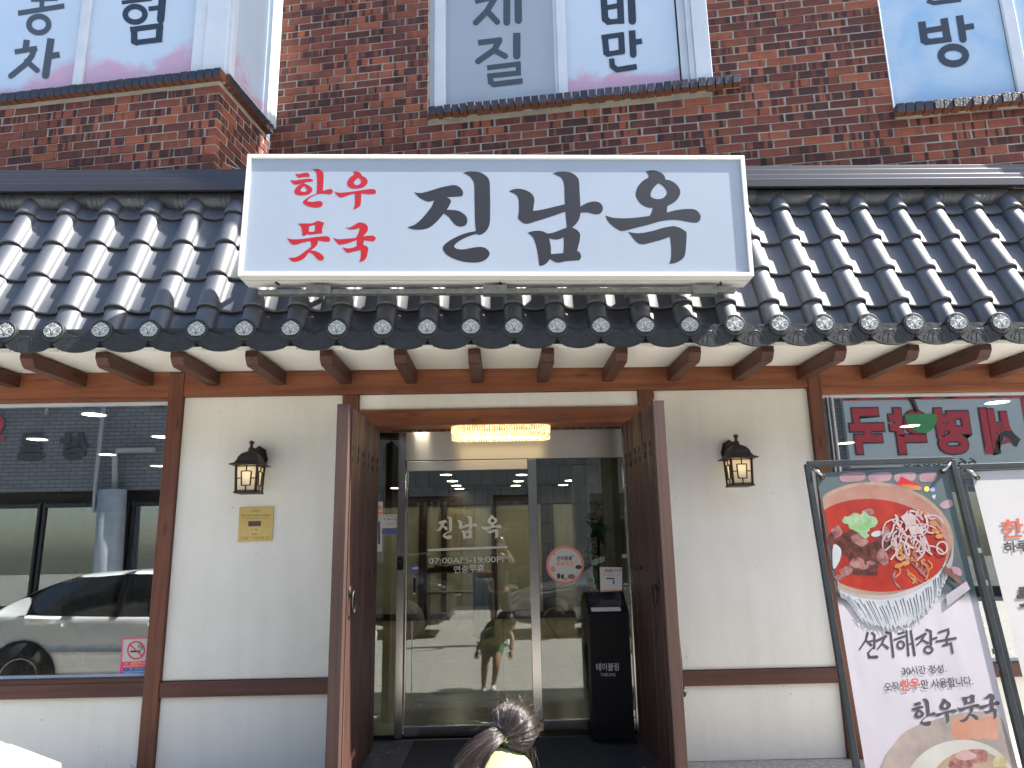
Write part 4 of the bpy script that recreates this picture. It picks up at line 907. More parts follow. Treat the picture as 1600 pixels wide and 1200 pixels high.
t = thing('door_sensor', 'black touch sensor box on the steel jamb', 'sensor', U(625, 880, YG-.06)); m = MB(); a, b = U(620.5, 891, YG-.07), U(629, 870, YG-.07); m.box(a.x, b.x, YG-.07, YG-.031, a.z, b.z); m.build('case', M['black'], t, bevel=.008); m = MB(); m.box(a.x+.01, b.x-.01, YG-.0715, YG-.07, a.z+.06, a.z+.066); m.build('lamp', M['filmgrey'], t)
t = thing('blue_sticker', 'blue diamond sticker above the switch plate on the sliding door', 'sticker', U(648.5, 889, DP.y)); shapes_on('sheet', [[(648.5, 880.5, 1), (655, 888, 1), (649, 898, 1), (642, 889, 1)]], navy, DP, DN, .001, t); shapes_on('print', [[(645, 886.5, 1), (653, 886, 1), (653, 889, 1), (645, 889.5, 1)]], paper, DP, DN, .0014, t)
t = thing('door_switch', 'narrow black push switch below the blue diamond sticker', 'switch', U(648, 914, DP.y)); quad_on('plate', [(645.5, 929), (650, 929), (650, 900), (645.5, 900)], M['chrome'], DP, DN, t, 0, .004); quad_on('button', [(646, 926), (649.6, 926), (649.6, 903), (646, 903)], M['black'], DP, DN, t, .0041, .008)
t = thing('push_bar', 'thin pale strip stuck upright on the sliding door glass', 'strip', U(643, 1025, DP.y)); quad_on('strip', [(641.8, 1081), (643.4, 1081), (644.6, 971), (643.2, 971)], M['frost'], DP, DN, t, 0, .002)
tag((lambda m: m.build('door_mat', mottled('black_rubber_mat', (.010, .010, .010), (.020, .020, .020), 40, .9, .6, 200)))((lambda m: (m.box(-.62, .62, -.62, .22, .1155, .128), m)[1])(MB())), 'flat black rubber mat lying before the glass door', 'door mat')
# wet leaves and scraps on the black paving
random.seed(11)
m = MB()
for i in range(46):
    x = random.choice((-1, 1))*random.uniform(.45, .86); y = random.uniform(-.85, .2); r_ = random.uniform(.006, .022); a = random.uniform(0, 6.28)
    m.add([(x+r_*math.cos(a+q)*random.uniform(.6, 1.2), y+.6*r_*math.sin(a+q)*random.uniform(.6, 1.2), .1165+random.uniform(0, .002)) for q in (0, 1.1, 2.2, 3.1, 4.2, 5.2)], [(0, 1, 2, 3, 4, 5)])
o = m.build('petal_litter', plain('pale_scraps', (.22, .21, .19), .8)); o['kind'] = 'stuff'

# ================================================================ chandelier of crystal bars under the recess ceiling
ca, cb = U(706, 677, .12), U(859, 677, .12); cz0, cz1 = U(780, 688, .12).z, U(780, 662, .12).z+.03; ccx = (ca.x+cb.x)/2; cw_ = (cb.x-ca.x)/2
ch = thing('chandelier', 'oval chandelier of glowing crystal bars hanging before the steel door header', 'chandelier', (ccx, .12, cz1))
crystal = NT('lit_crystal'); crystal.b.inputs['Base Color'].default_value = (.95, .85, .6, 1); crystal.b.inputs['Roughness'].default_value = .08
nn_ = crystal.N('TexNoise', i_Scale=90., i_Detail=3.); cc_ = crystal.coord('Object', (1, 1, .6)); crystal.L(cc_, 0, nn_, 'Vector'); rr_ = crystal.ramp([(.40, (.16, .085, .012)), (.5, (.80, .55, .16)), (.60, (1.0, .92, .62))]); crystal.L(nn_, 0, rr_, 0); crystal.L(rr_, 0, crystal.b, 'Emission Color'); crystal.b.inputs['Emission Strength'].default_value = .30; crystal = crystal.mat
def stad(s, hw_, r_):   # point on a stadium outline, s in 0..1
    L1 = 2*(hw_-r_); P_ = 2*L1+2*math.pi*r_; d = s*P_
    if d < L1: return (-L1/2+d, -r_)
    d -= L1
    if d < math.pi*r_: a = -math.pi/2+d/r_; return (L1/2+r_*math.cos(a), r_*math.sin(a))
    d -= math.pi*r_
    if d < L1: return (L1/2-d, r_)
    d -= L1; a = math.pi/2+d/r_; return (-L1/2+r_*math.cos(a), r_*math.sin(a))
m = MB(); m.prism([(ccx+x, .12+y) for x, y in [stad(i/48, cw_-.01, .085) for i in range(48)]], lambda a, b, t: (a, b, t), cz1-.012, 2.345); m.build('canopy', M['chrome'], ch)
for tier, (zz0, zz1, rr) in enumerate(((cz0+.050, cz1, .092), (cz0, cz0+.048, .086))):
    m = MB(); N_ = 92
    for i in range(N_):
        x, y = stad(i/N_, cw_-.004*tier, rr); m.tube([(ccx+x, .12+y, zz0+random.uniform(0, .003)), (ccx+x, .12+y, zz0+.006), (ccx+x, .12+y, zz1-.006), (ccx+x, .12+y, zz1)], [.002, .0062, .0062, .003], 5)
    o = m.build('crystal_tier', crystal, ch); o['kind'] = 'stuff'
m = MB(); m.prism([(ccx+x, .12+y) for x, y in [stad(i/48, cw_-.03, .06) for i in range(48)]], lambda a, b, t: (a, b, t), cz0+.02, cz0+.024); m.build('diffuser', emitter('warm_led_glow', (1.0, .78, .42), 1.6), ch)

# ================================================================ waiting-list kiosk
ky = .06; k0, k1 = U(924, 1050, ky).x, U(987, 1050, ky).x; kz = U(925, 958, ky).z; kc = (k0+k1)/2
ks = thing('waiting_kiosk', 'black waiting kiosk with pale lettering standing inside the right gate leaf', 'kiosk', (kc, ky+.1, .115))
m = MB(); m.box(k0, k1, ky, ky+.2, .13, kz); m.build('cabinet', M['black'], ks, bevel=.006)
m = MB(); m.box(k0-.02, k1+.02, ky-.02, ky+.22, .1155, .130); m.build('base', M['black'], ks, bevel=.004)
m = MB(); m.prism([(ky-.0, kz), (ky+.22, kz+.125), (ky+.22, kz+.10), (ky+.02, kz-.0)], lambda a, b, t: (t, a, b), k0-.005, k1+.005); m.build('screen_housing', M['black'], ks, bevel=.006)
m = MB(); m.prism([(ky+.012, kz+.009), (ky+.05, kz+.031), (ky+.05, kz+.033), (ky+.012, kz+.011)], lambda a, b, t: (t, a, b), k0+.02, k1-.05); m.build('paper_slip', paper, ks)
m = MB(); m.prism([(ky+.06, kz+.0365), (ky+.205, kz+.119), (ky+.205, kz+.121), (ky+.06, kz+.0385)], lambda a, b, t: (t, a, b), k0+.015, k1-.015); m.build('screen', plain('dark_screen', (.02, .02, .03), .08), ks)
KP = Vector((0, ky-.0005, 0)); pale = plain('pale_print', (.42, .42, .42), .5)
text_px('lettering', '테이블링', (931.5, 1048.5), (967, 1048), (931.5, 1036), KP, DN, pale, ks, .012); text_px('lettering', 'TABLING', (938, 1056.5), (962, 1056.5), (938, 1051.5), KP, DN, pale, ks, .0)

# ================================================================ wall lanterns, plaque, no-smoking sign
def lantern(px_face, label):
    c_ = U(px_face[0], px_face[1], -.215); X0, Z0 = c_.x, c_.z; Y0 = -.145
    t = thing('wall_lantern', label, 'lantern', (X0, .028, Z0), 'bronze lanterns on the plaster beside the door')
    m = MB(); out = []
    for i in range(16):
        a = 2*math.pi*i/16; r_ = 1+.10*(i % 2 == 0); out.append((X0+.058*r_*math.cos(a), Z0+.155+.088*r_*math.sin(a)))
    m.prism(out, lambda a, b, y: (a, y, b), .0275, .012); m.prism([(X0+(a-X0)*.72, Z0+.155+(b-Z0-.155)*.72) for a, b in out], lambda a, b, y: (a, y, b), .0119, -.006); m.build('backplate', M['bronze'], t, bevel=.002)
    m = MB(); m.tube([(X0, .0, Z0+.135), (X0, -.05, Z0+.19), (X0, -.10, Z0+.212), (X0, Y0, Z0+.205)], [.016, .013, .012, .014], 10); m.build('arm', M['bronze'], t)
    hb, ht, wt, wb = Z0-.088, Z0+.088, .072, .066
    def sq(w, z): return [(X0-w, Y0-w, z), (X0+w, Y0-w, z), (X0+w, Y0+w, z), (X0-w, Y0+w, z)]
    m = MB(); prof_ = [(.112, ht+.002), (.108, ht+.009), (.086, ht+.018), (.074, ht+.036), (.066, ht+.062), (.050, ht+.084), (.028, ht+.098), (.016, ht+.104), (.016, ht+.118)]
    vs = []
    for w, z in prof_: vs += sq(w, z)
    m.add(vs, [(4*i+j, 4*i+(j+1) % 4, 4*i+4+(j+1) % 4, 4*i+4+j) for i in range(len(prof_)-1) for j in range(4)]+[(3, 2, 1, 0)]); m.build('roof', M['bronze'], t, bevel=.002)
    m = MB(); m.lathe([(.017, ht+.112), (.019, ht+.124), (.011, ht+.132), (.010, ht+.150), (.017, ht+.160), (.018, ht+.168), (.008, ht+.176), (0, ht+.178)], (X0, Y0, 0), 14); m.build('finial', M['bronze'], t)
    m = MB()
    for sx_ in (-1, 1):
        for sy_ in (-1, 1): m.bar((X0+sx_*wb, Y0+sy_*wb, hb), (X0+sx_*wt, Y0+sy_*wt, ht), .013, .013)
    m.box(X0-wt-.006, X0+wt+.006, Y0-wt-.006, Y0+wt+.006, hb-.012, hb); 
    for face in range(4):
        ca_, sa_ = math.cos(face*math.pi/2), math.sin(face*math.pi/2)
        pt = lambda a, z: (X0+ca_*a*(wb+(wt-wb)*(z-hb)/(ht-hb))+sa_*(wb+(wt-wb)*(z-hb)/(ht-hb)+.002), Y0+sa_*a*(wb+(wt-wb)*(z-hb)/(ht-hb))-ca_*(wb+(wt-wb)*(z-hb)/(ht-hb)+.002), z)
        zm = (hb+ht)/2; lo_, hi_ = hb+.040, ht-.040
        for a, b in ((pt(-.46, lo_), pt(.46, lo_)), (pt(-.46, hi_), pt(.46, hi_)), (pt(-.44, lo_), pt(-.48, hi_)), (pt(.44, lo_), pt(.48, hi_)), (pt(-1, zm), pt(-.45, zm)), (pt(.45, zm), pt(1, zm)), (pt(0, hb), pt(0, lo_)), (pt(0, hi_), pt(0, ht)), (pt(-1, ht-.006), pt(1, ht-.006)), (pt(-1, hb+.006), pt(1, hb+.006))): m.bar(a, b, .0075, .0065)
    m.build('frame', M['bronze'], t)
    gl = NT('lit_frosted_glass'); tr = gl.N('BsdfTranslucent'); tr.inputs[0].default_value = (.9, .85, .72, 1); gl.b.inputs['Base Color'].default_value = (.80, .78, .70, 1); gl.b.inputs['Roughness'].default_value = .35; mx = gl.N('MixShader', i_0=.55); gl.L(gl.b, 0, mx, 1); gl.L(tr, 0, mx, 2); gl.L(mx, 0, gl.out, 0)
    for face in range(4):
        ca_, sa_ = math.cos(face*math.pi/2), math.sin(face*math.pi/2); m = MB()
        pt = lambda a, z, w: (X0+ca_*a*w+sa_*w, Y0+sa_*a*w-ca_*w, z)
        m.add([pt(-.96, hb, wb-.002), pt(.96, hb, wb-.002), pt(.96, ht, wt-.002), pt(-.96, ht, wt-.002)], [(0, 1, 2, 3)]); m.build('pane', gl.mat, t, fixn=False)
    m = MB(); m.ball((X0, Y0, Z0+.035), .022, .022, .032, 12, 8); m.build('bulb', emitter('warm_bulb', (1.0, .74, .38), 2.6), t)
    return t
lantern((384.5, 747), 'bronze wall lantern with lit frosted panes, above the brass plaque')
lantern((1159.5, 736), 'bronze wall lantern with lit frosted panes, on the bare plaster right of the gate')
YP = .024
pq = thing('brass_plaque', 'square brass plaque with dark engraved lettering below the left lantern', 'plaque', U(400, 820, YP))
quad_on('plate', [(371.5, 847), (425.5, 845), (428, 792), (374.5, 793)], M['brass'], (0, YP, 0), DN, pq, 0, .005)
br2 = plain('engraved_brown', (.20, .13, .05), .5)
PP = (0, YP, 0)
def ptx(s, x0, x1, y, h_, mt=br2, w_=.01): text_px('lettering', s, (x0, y), (x1, y-.4), (x0, y-h_), PP, DN, mt, pq, w_, .0055)
ptx('[ 2022 ]', 392, 408, 801, 4.0); print_line(pq, (378, 807.5), (422, 807), 3.4, PP, DN, br2, .0055, 15, 3)
quad_on('print', [(388, 822.5), (408, 822), (408.5, 814), (388.5, 814.4)], plain('engraved_maroon', (.10, .05, .05), .5), PP, DN, pq, .0051, .0006)
ptx('KCIA', 389.5, 406.5, 821.3, 5.6, M['frost'], .03); print_line(pq, (394, 829), (403, 828.8), 2.8, PP, DN, br2, .0055, 4, 4); print_line(pq, (393.5, 836), (402, 835.8), 3, PP, DN, br2, .0055, 3, 5)
for y_, a_, b_ in ((809.6, 381, 419), (839, 376, 421)): quad_on('print', [(a_, y_+.7), (b_, y_+.3), (b_, y_-.3), (a_, y_+.1)], br2, PP, DN, pq, .0051, .0005)
print_line(pq, (378, 843.4), (388, 843.2), 2.6, PP, DN, br2, .0055, 5, 6); print_line(pq, (399, 842.6), (420, 842.2), 2.6, PP, DN, br2, .0055, 9, 7)
ns = thing('no_smoking_sign', 'red and white no smoking notice on the left window glass', 'sign', U(208, 1030, .068))
NP = (0, .0695, 0); NQ = lambda a, b: (190.5-3.4*b+42*a, 998+58.5*b-2.2*a)
def nq(a0, b0, a1, b1): return [NQ(a0, b1), NQ(a1, b1), NQ(a1, b0), NQ(a0, b0)]
quad_on('sheet', nq(0, 0, 1.15, 1), pink, NP, DN, ns, 0, .001); quad_on('print', nq(.06, .03, 1.08, .62), paper, NP, DN, ns, .0011, .0005)
rd = plain('warning_red', (.62, .03, .08), .4)
cx_, cy_ = NQ(.56, .33); a, b = ring_outline(cx_, cy_, 14.2, 14.6, 2.4, 32)
shapes_on('print', [[(*p, 1) for p in a], [(*p, 1) for p in b]], rd, NP, DN, .0022, ns)
quad_on('print', [(cx_-9, cy_+3.4), (cx_+6.5, cy_+3.0), (cx_+6.5, cy_+.0), (cx_-9, cy_+.4)], M['ink'], NP, DN, ns, .0018, .0004)
shapes_on('print', [[(p[0], p[1], 1) for p in stroke_outline([(cx_-10, cy_-9.5), (cx_+10, cy_+9.5)], 2.2)]], rd, NP, DN, .0026, ns)
for q_ in ([(cx_+7, cy_-1), (cx_+8, cy_-5), (cx_+3, cy_-5), (cx_+4, cy_-8.5)], [(cx_+9.6, cy_-1), (cx_+10, cy_-6.5), (cx_+6, cy_-7.5), (cx_+6, cy_-10)]): shapes_on('print', [[(p[0], p[1], 1) for p in stroke_outline(q_, 1.0)]], M['ink'], NP, DN, .0023, ns)
quad_on('print', nq(.12, .79, 1.1, .94), navy, NP, DN, ns, .0011, .0005); quad_on('print', nq(.12, .87, 1.1, .935), plain('sky_print', (.08, .35, .68), .4), NP, DN, ns, .0017, .0004)
def nt(s, a0, b0, a1, b1, mt): text_px('lettering', s, NQ(a0, b1), NQ(a1, b1), NQ(a0, b0), NP, DN, mt, ns, .02, .0025)
nt('금연구역', .40, .63, .76, .71, yellow)
def nl(a0, b0, a1, b1, mt, k, sd_): print_line(ns, NQ(a0, b1), NQ(a1, b1), (b1-b0)*58, NP, DN, mt, .0025, k, sd_)
nl(.16, .65, .36, .70, paper, 3, 1); nl(.78, .65, .98, .70, paper, 3, 2); nl(.12, .725, .98, .765, yellow, 13, 3); nl(.2, .80, .98, .85, paper, 11, 4); nl(.2, .885, .98, .925, paper, 12, 5); nl(.45, .955, .75, .985, paper, 4, 6)
# ================================================================ leaning banner frames
def banner_plane(ytop, ztop, lean): 
    n = Matrix.Rotation(rad(-7), 3, 'Z') @ Vector((0, -math.cos(lean), math.sin(lean))); return Vector((0, ytop, ztop)), n
LEAN = math.atan(.184)
BP, BNV = banner_plane(-1.2, 1.83, LEAN)
def on(px, py, lift=0.0): return hit(px, py, BP, BNV)+BNV*lift
FRM = mottled('dark_grey_aluminium', (.022, .027, .030), (.036, .042, .046), 12, .4, metal=.4)
def bars_frame(t, q):
    """q: upper left, upper right, lower right, lower left as points"""
    for i, nm in ((0, 'top_bar'), (1, 'post'), (2, 'foot_bar'), (3, 'post')):
        m = MB(); a, b = q[i], q[(i+1) % 4]; m.bar(a, b, .030, .026, BNV); m.build(nm, FRM, t, bevel=.003)
def extend(a, b, z): return a+(b-a)*((z-a.z)/(b.z-a.z))
bt = thing('banner_stand', 'leaning banner stand printed with a bowl of red soup beside the right window', 'banner', (2.1, -1.5, 0))
ul, ur_ = on(1261, 725.5), on(1487, 718.5); ll = Vector((ul.x+.002, 0, 0)); ZG = .03
def down(p, z): 
    d = -(Vector((0, 0, 1))-BNV*BNV.z).normalized(); return p+d*((p.z-z)/-d.z)
q = [ul, ur_, down(ur_, ZG), down(ul, ZG)]; bars_frame(bt, q)
def stays(t, q):
    a_, b_ = q[0].lerp(q[3], .45), q[1].lerp(q[2], .45)
    for p, p2 in ((a_.lerp(b_, .3), q[3].lerp(q[2], .36)), (a_.lerp(b_, .7), q[3].lerp(q[2], .64))): m = MB(); m.bar(p-BNV*.03, p2+Vector((0, .62, -.01)), .026, .024); m.build('rear_stay', FRM, t)
stays(bt, q)
# sheet, in pixels of its printed face: edges follow straight lines down the frame
def edge(pxa, pxb, f): return (pxa[0]+(pxb[0]-pxa[0])*f, pxa[1]+(pxb[1]-pxa[1])*f)
sul, sur = on(1275, 739), on(1477, 727); sll, slr = down(sul, .14), down(sur, .14)
SAX = (sur-sul); SUPV = (sul-sll)
ptint = NT('printed_banner'); 
def sheet_mat(name):
    t = NT(name); g_ = t.N('TexCoord'); s_ = t.N('SeparateXYZ'); t.L(g_, 'UV', s_, 0)
    n = t.N('TexNoise', i_Scale=2.2, i_Detail=5.); t.L(g_, 'UV', n, 'Vector')
    r = t.ramp([(0, (.22, .18, .16)), (.10, (.25, .23, .235)), (.22, (.33, .31, .345)), (.50, (.37, .355, .385)), (.62, (.39, .37, .395)), (.655, (.05, .068, .074)), (1, (.068, .092, .098))]); 
    ad = t.N('Math', operation='MULTIPLY_ADD'); t.L(n, 0, ad, 0); ad.inputs[1].default_value = .06; t.L(s_, 1, ad, 2); t.L(ad, 0, r, 0); t.L(r, 0, t.b, 'Base Color')
    t.b.inputs['Roughness'].default_value = .35; bp = t.N('Bump', i_Strength=.25, i_Distance=.02); n2 = t.N('TexNoise', i_Scale=3.5, i_Detail=2.); t.L(g_, 'UV', n2, 'Vector'); t.L(n2, 0, bp, 'Height'); t.L(bp, 0, t.b, 'Normal'); return t.mat
def sheet(parent, a, b, c, d, mat, sag=.012, nx=10, nz=24):
    vs, fs, uv = [], [], []
    for j in range(nz+1):
        for i in range(nx+1):
            u, v = i/nx, j/nz; p = a.lerp(b, u).lerp(d.lerp(c, u), v); vs.append(p-BNV*(sag*0+.0)-ORG[parent]); uv.append((u, 1-v))
    for j in range(nz):
        for i in range(nx): k = j*(nx+1)+i; fs.append((k, k+1, k+nx+2, k+nx+1))
    me = bpy.data.meshes.new('sheet'); me.from_pydata(vs, [], fs); me.materials.append(mat); ul_ = me.uv_layers.new(name='UVMap')
    for lp in me.loops: ul_.data[lp.index].uv = uv[lp.vertex_index]
    return link('sheet', me, parent, ORG[parent])
sheet(bt, sul, sur, slr, sll, sheet_mat('banner_print'))
LV = [0.0006]; PRINTS = {}
def pr(outs, mat, parent=None, name='print'):
    LV[0] += .00003
    o = shapes_on(name, outs, mat, BP+BNV*LV[0], BNV, .000025, bt, 5); me = o.data
    K = PRINTS.setdefault(name, (MB(), [])); 
    if mat not in K[1]: K[1].append(mat)
    K[0].add([v.co+ORG[bt] for v in me.vertices], [list(p.vertices) for p in me.polygons], K[1].index(mat))
    bpy.data.objects.remove(o); bpy.data.meshes.remove(me)
def clipell(cx, cy, rx, ry, tilt=0., n=44, xmin=None):
    pts = [(cx+rx*math.cos(t)*math.cos(tilt)-ry*math.sin(t)*math.sin(tilt), cy+rx*math.cos(t)*math.sin(tilt)+ry*math.sin(t)*math.cos(tilt)) for t in [2*math.pi*i/n for i in range(n)]]
    if xmin: pts = [(max(x, xmin(y)), y) for x, y in pts]
    return [(x, y, 1) for x, y in pts]
lm = lambda y: 1277+(y-739)*.183        # left edge of the sheet in pixels
def flat(name, c0, c1, scale=8., rough=.35): 
    c0, c1 = (tuple(v*.45 for v in c) for c in (c0, c1)); return mottled(name, c0, c1, scale, rough, kind='Object')
pinkc = flat('print_pink_cloth', (.50, .28, .32), (.66, .45, .48)); soup = flat('print_red_soup', (.30, .018, .014), (.72, .062, .030), 4); rimc = flat('print_brass_rim', (.26, .14, .08), (.72, .55, .42), 3); bowlc = flat('print_bowl_side', (.48, .40, .38), (.68, .62, .62), 5)
meat = flat('print_dark_meat', (.030, .010, .008), (.27, .075, .055), 38); meatp = flat('print_pink_meat', (.20, .065, .06), (.66, .34, .31), 34); scal = flat('print_scallion', (.26, .52, .20), (.55, .72, .46), 22); sprout = flat('print_sprouts', (.66, .48, .50), (.80, .66, .66), 30); yolk = flat('print_beans', (.62, .20, .06), (.78, .42, .16), 20); tassel = flat('print_white_fringe', (.62, .66, .72), (.80, .81, .84), 14); teal = flat('print_teal_table', (.07, .10, .11), (.14, .18, .19), 6); stick = flat('print_chopstick', (.25, .09, .07), (.40, .20, .17), 9); greyp = flat('print_grey_text', (.10, .085, .095), (.15, .13, .14), 9)
for x0, w_ in ((1313, 38), (1358, 34), (1398, 32), (1437, 26)): pr([[(x0, 742), (x0+w_*.5, 738), (x0+w_, 739), (x0+w_*.95, 750), (x0+w_*.5, 753), (x0+.05*w_, 752)]], pinkc)
pr([[(1400, 759, 1), (1408, 744, 1), (1424, 752, 1), (1438, 757, 1), (1436, 764, 1)]], M['red']); pr([[(1412, 757), (1438, 760), (1436, 766), (1410, 763)]], yolk)
pr([clipell(1448, 764, 4, 4)], yellow); pr([clipell(1457, 765, 4, 3.5)], plain('print_violet', (.25, .25, .5), .4)); pr([[(1468, 788), (1484, 780), (1489, 790), (1475, 795)]], pinkc); pr([[(1456, 775), (1462, 773), (1460, 780)]], tassel)
# bowl: outer rim, inner wall, soup
BXM = lambda y: lm(y)
pr([clipell(1369, 845, 122, 92, .10, 56, BXM)], rimc)
pr([clipell(1370, 842, 114, 84, .10, 56, BXM)], flat('print_rim_inside', (.50, .20, .15), (.66, .40, .32), 4))
pr([clipell(1368, 852, 112, 72, .12, 56, BXM)], soup)
random.seed(5)
def blob(cx, cy, rx, ry, k=9, jag=.35):
    return [[(cx+rx*math.cos(t)*(1+random.uniform(-jag, jag*.4)), cy+ry*math.sin(t)*(1+random.uniform(-jag, jag*.4))) for t in [2*math.pi*i/k for i in range(k)]]]
for cx, cy, rx, ry, mt in ((1330, 850, 30, 24, meat), (1352, 872, 38, 20, meat), (1345, 890, 34, 12, meat), (1372, 858, 26, 18, meat), (1305, 840, 14, 12, meat), (1308, 832, 9, 11, meatp), (1363, 876, 20, 10, meat), (1388, 842, 14, 16, meat), (1385, 835, 8, 12, meatp), (1340, 880, 14, 8, meatp), (1380, 870, 10, 14, meatp), (1360, 880, 8, 5, meatp), (1322, 893, 12, 8, meatp), (1312, 902, 8, 5, meatp), (1358, 800, 10, 6, meatp), (1345, 842, 16, 12, meatp), (1349, 886, 9, 5, meatp)): pr(blob(cx, cy, rx, ry), mt)
for cx, cy, rx, ry in ((1338, 815, 18, 13), (1352, 812, 16, 12), (1346, 826, 14, 10), (1326, 812, 12, 7), (1362, 818, 9, 10), (1352, 836, 6, 7)): pr(blob(cx, cy, rx, ry, 11, .45), scal)
pr([clipell(1370, 834, 9, 4.5, -.2)], tassel); pr([[(1302, 852), (1314, 858), (1312, 876), (1302, 888)]], tassel)
for _ in range(26):
    x, y = random.uniform(1396, 1456), random.uniform(846, 896); a = random.uniform(.8, 1.9); L_ = random.uniform(12, 30); pts = [(x+L_*t*math.cos(a)+7*math.sin(3*t+x), y+L_*t*math.sin(a)) for t in (0, .33, .66, 1)]
    pr([[(p[0], p[1], 1) for p in stroke_outline(pts, random.uniform(2.2, 3.4))]], yolk if random.random() < .55 else meatp)
for cx, cy in ((1462, 830), (1458, 818), (1440, 800), (1404, 884), (1415, 880), (1468, 838), (1408, 872)): pr([clipell(cx, cy, 6.5, 3.6, random.uniform(-.5, .5), 20)], yolk)
for _ in range(58):
    x, y = random.uniform(1394, 1452), random.uniform(796, 856); a = random.uniform(.3, 2.5); L_ = random.uniform(12, 34); b_ = random.uniform(-9, 9); pts = [(x+L_*t*math.cos(a)+b_*math.sin(3*t)*math.sin(a), y+L_*t*math.sin(a)-b_*math.sin(3*t)*math.cos(a)) for t in (0, .25, .5, .75, 1)]
    pr([[(p[0], p[1], 1) for p in stroke_outline(pts, random.uniform(1.8, 3.2))]], sprout)
pr(blob(1420, 812, 12, 10, 9, .4), sprout); pr(blob(1432, 830, 14, 8, 9, .5), sprout)
a, b = ring_outline(1472, 856, 9.5, 11, 2.6, 22); pr([[(*p, 1) for p in a], [(*p, 1) for p in b]], sprout)
# bowl side below the rim, straw fringe round the foot
pr([[(1308, 916, 1), (1340, 927), (1390, 929), (1440, 912), (1478, 884), (1490, 850, 1), (1488, 880), (1474, 912), (1440, 936), (1395, 946), (1345, 944), (1314, 934, 1)]], bowlc)
fth = lambda s: math.radians(124-104*s)
fr_top = lambda s: (1373+111*math.cos(fth(s)), 846+91*math.sin(fth(s)))
fr_bot = lambda s: (1391+90*math.cos(fth(s)), 872+108*math.sin(fth(s))+(1.5 if int(s*40) % 2 else -1.0))
pr([[(*fr_top(i/40), 1) for i in range(41)]+[(*fr_bot(i/40), 1) for i in range(40, -1, -1)]], tassel)
for i in range(34):
    s = (i+random.uniform(-.2, .2)+.5)/34; p, q_ = Vector(fr_top(s)), Vector(fr_bot(s)); k0, k1 = random.uniform(.05, .3), random.uniform(.6, 1.0)
    pr([[(v[0], v[1], 1) for v in stroke_outline([p.lerp(q_, k0), p.lerp(q_, (k0+k1)/2)+Vector((.6, 0)), p.lerp(q_, k1)], 1.3, .5)]], teal)
for i in range(30):
    s = (i+random.random())/30; p, q_ = Vector(fr_top(s)), Vector(fr_bot(s)); e = p.lerp(q_, 1.0); d = (q_-p).normalized()*random.uniform(1, 7)
    pr([[(v[0], v[1], 1) for v in stroke_outline([e-d*.5, e+d], 3.0, 1.0)]], tassel)
pr([[(1478, 884, 1), (1506, 912, 1), (1503, 916, 1), (1474, 892, 1)]], stick); pr([[(1484, 884, 1), (1500, 888), (1502, 900), (1490, 896, 1)]], pinkc); pr([[(1478, 930, 1), (1510, 908, 1), (1516, 920, 1), (1480, 948, 1)]], flat('print_napkin', (.6, .54, .6), (.74, .68, .74))) 
# lettering
LV[0] = .0006
def BT(px_list, w, w1=None): pr([[(p[0], p[1], 1) for p in stroke_outline([(1310+x/5, 960+y/5) for x, y in px_list], w/5, None if w1 is None else w1/5)]], greyp, name='lettering')
for st_ in (([(228,146),(215,200),(165,275)],22,12),([(213,200),(255,240)],16,22),([(232,215),(268,205)],14,14),([(262,145),(282,160),(280,262)],18,20),([(268,262),(232,300),(242,335),(300,332)],10,26),
            ([(296,208),(370,172)],20,22),([(362,178),(338,232),(306,272)],20,12),([(340,226),(384,262)],14,24),([(372,140),(408,150),(430,330)],16,20),
            ([(472,152),(512,140)],16,16),([(438,198),(524,168)],16,18),([(532,128),(548,320)],16,18),([(556,232),(580,226)],12,12),([(566,130),(596,318)],18,20),
            ([(608,192),(680,152)],18,22),([(672,160),(650,205),(612,240)],18,12),([(648,196),(700,224)],13,20),([(688,118),(722,132),(724,236)],16,20),([(726,196),(766,182)],14,18),
            ([(784,142),(858,116),(862,148),(842,190)],16,18),([(766,212),(916,186)],16,20),([(846,192),(848,238)],16,16),([(816,244),(880,226),(893,300)],16,18)): BT(*st_)
for cx, cy, rx, ry, w in ((488, 238, 34, 36, 16), (704, 276, 40, 34, 17)): a, b = ring_outline(1310+cx/5, 960+cy/5, rx/5, ry/5, w/5, 22); pr([[(*p, 1) for p in a], [(*p, 1) for p in b]], greyp, name='lettering')
for key, (tx, ty, sx_, sy_) in {'han': (1421.5, 1094, 1.12/2.0*.98, .72), 'u': (1455, 1094, .56, .66), 'mut': (1491.5, 1088, .54, .66), 'guk': (1524, 1086, .53, .66)}.items():
    ox, oy, outs = G[key]; X0 = {'han': 453, 'u': 522, 'mut': 448, 'guk': 520}[key]; Y0 = {'han': 264, 'u': 268, 'mut': 345, 'guk': 347}[key]
    warp = lambda x, y: (tx+(x-X0)*sx_+(y-Y0)*.10, ty+(y-Y0)*sy_*.98-(x-X0)*.06)
    px = [[(*warp(ox+p[0]/7.5, oy+p[1]/7.5), 1) if len(p) > 2 else warp(ox+p[0]/7.5, oy+p[1]/7.5) for p in o] for o in outs]; pr(px, greyp, name='lettering')
def bline(s, x0, y0, x1, y1, h_, mt=greyp, w_=.01): text_px('lettering', s, (x0, y0), (x1, y1), (x0-2.2, y0-h_), BP, BNV, mt, bt, w_, LV[0]+.0012, .0)
bline('30시간 정성.', 1410.5, 1055, 1479, 1051, 13); bline('오직', 1383, 1081, 1404, 1079, 14); bline('만 사용합니다.', 1440.5, 1077, 1521, 1071, 15); bline('한우', 1408, 1081.5, 1438, 1077, 19, plain('print_coral', (.42, .075, .045), .4), .022)
LV[0] = .0012
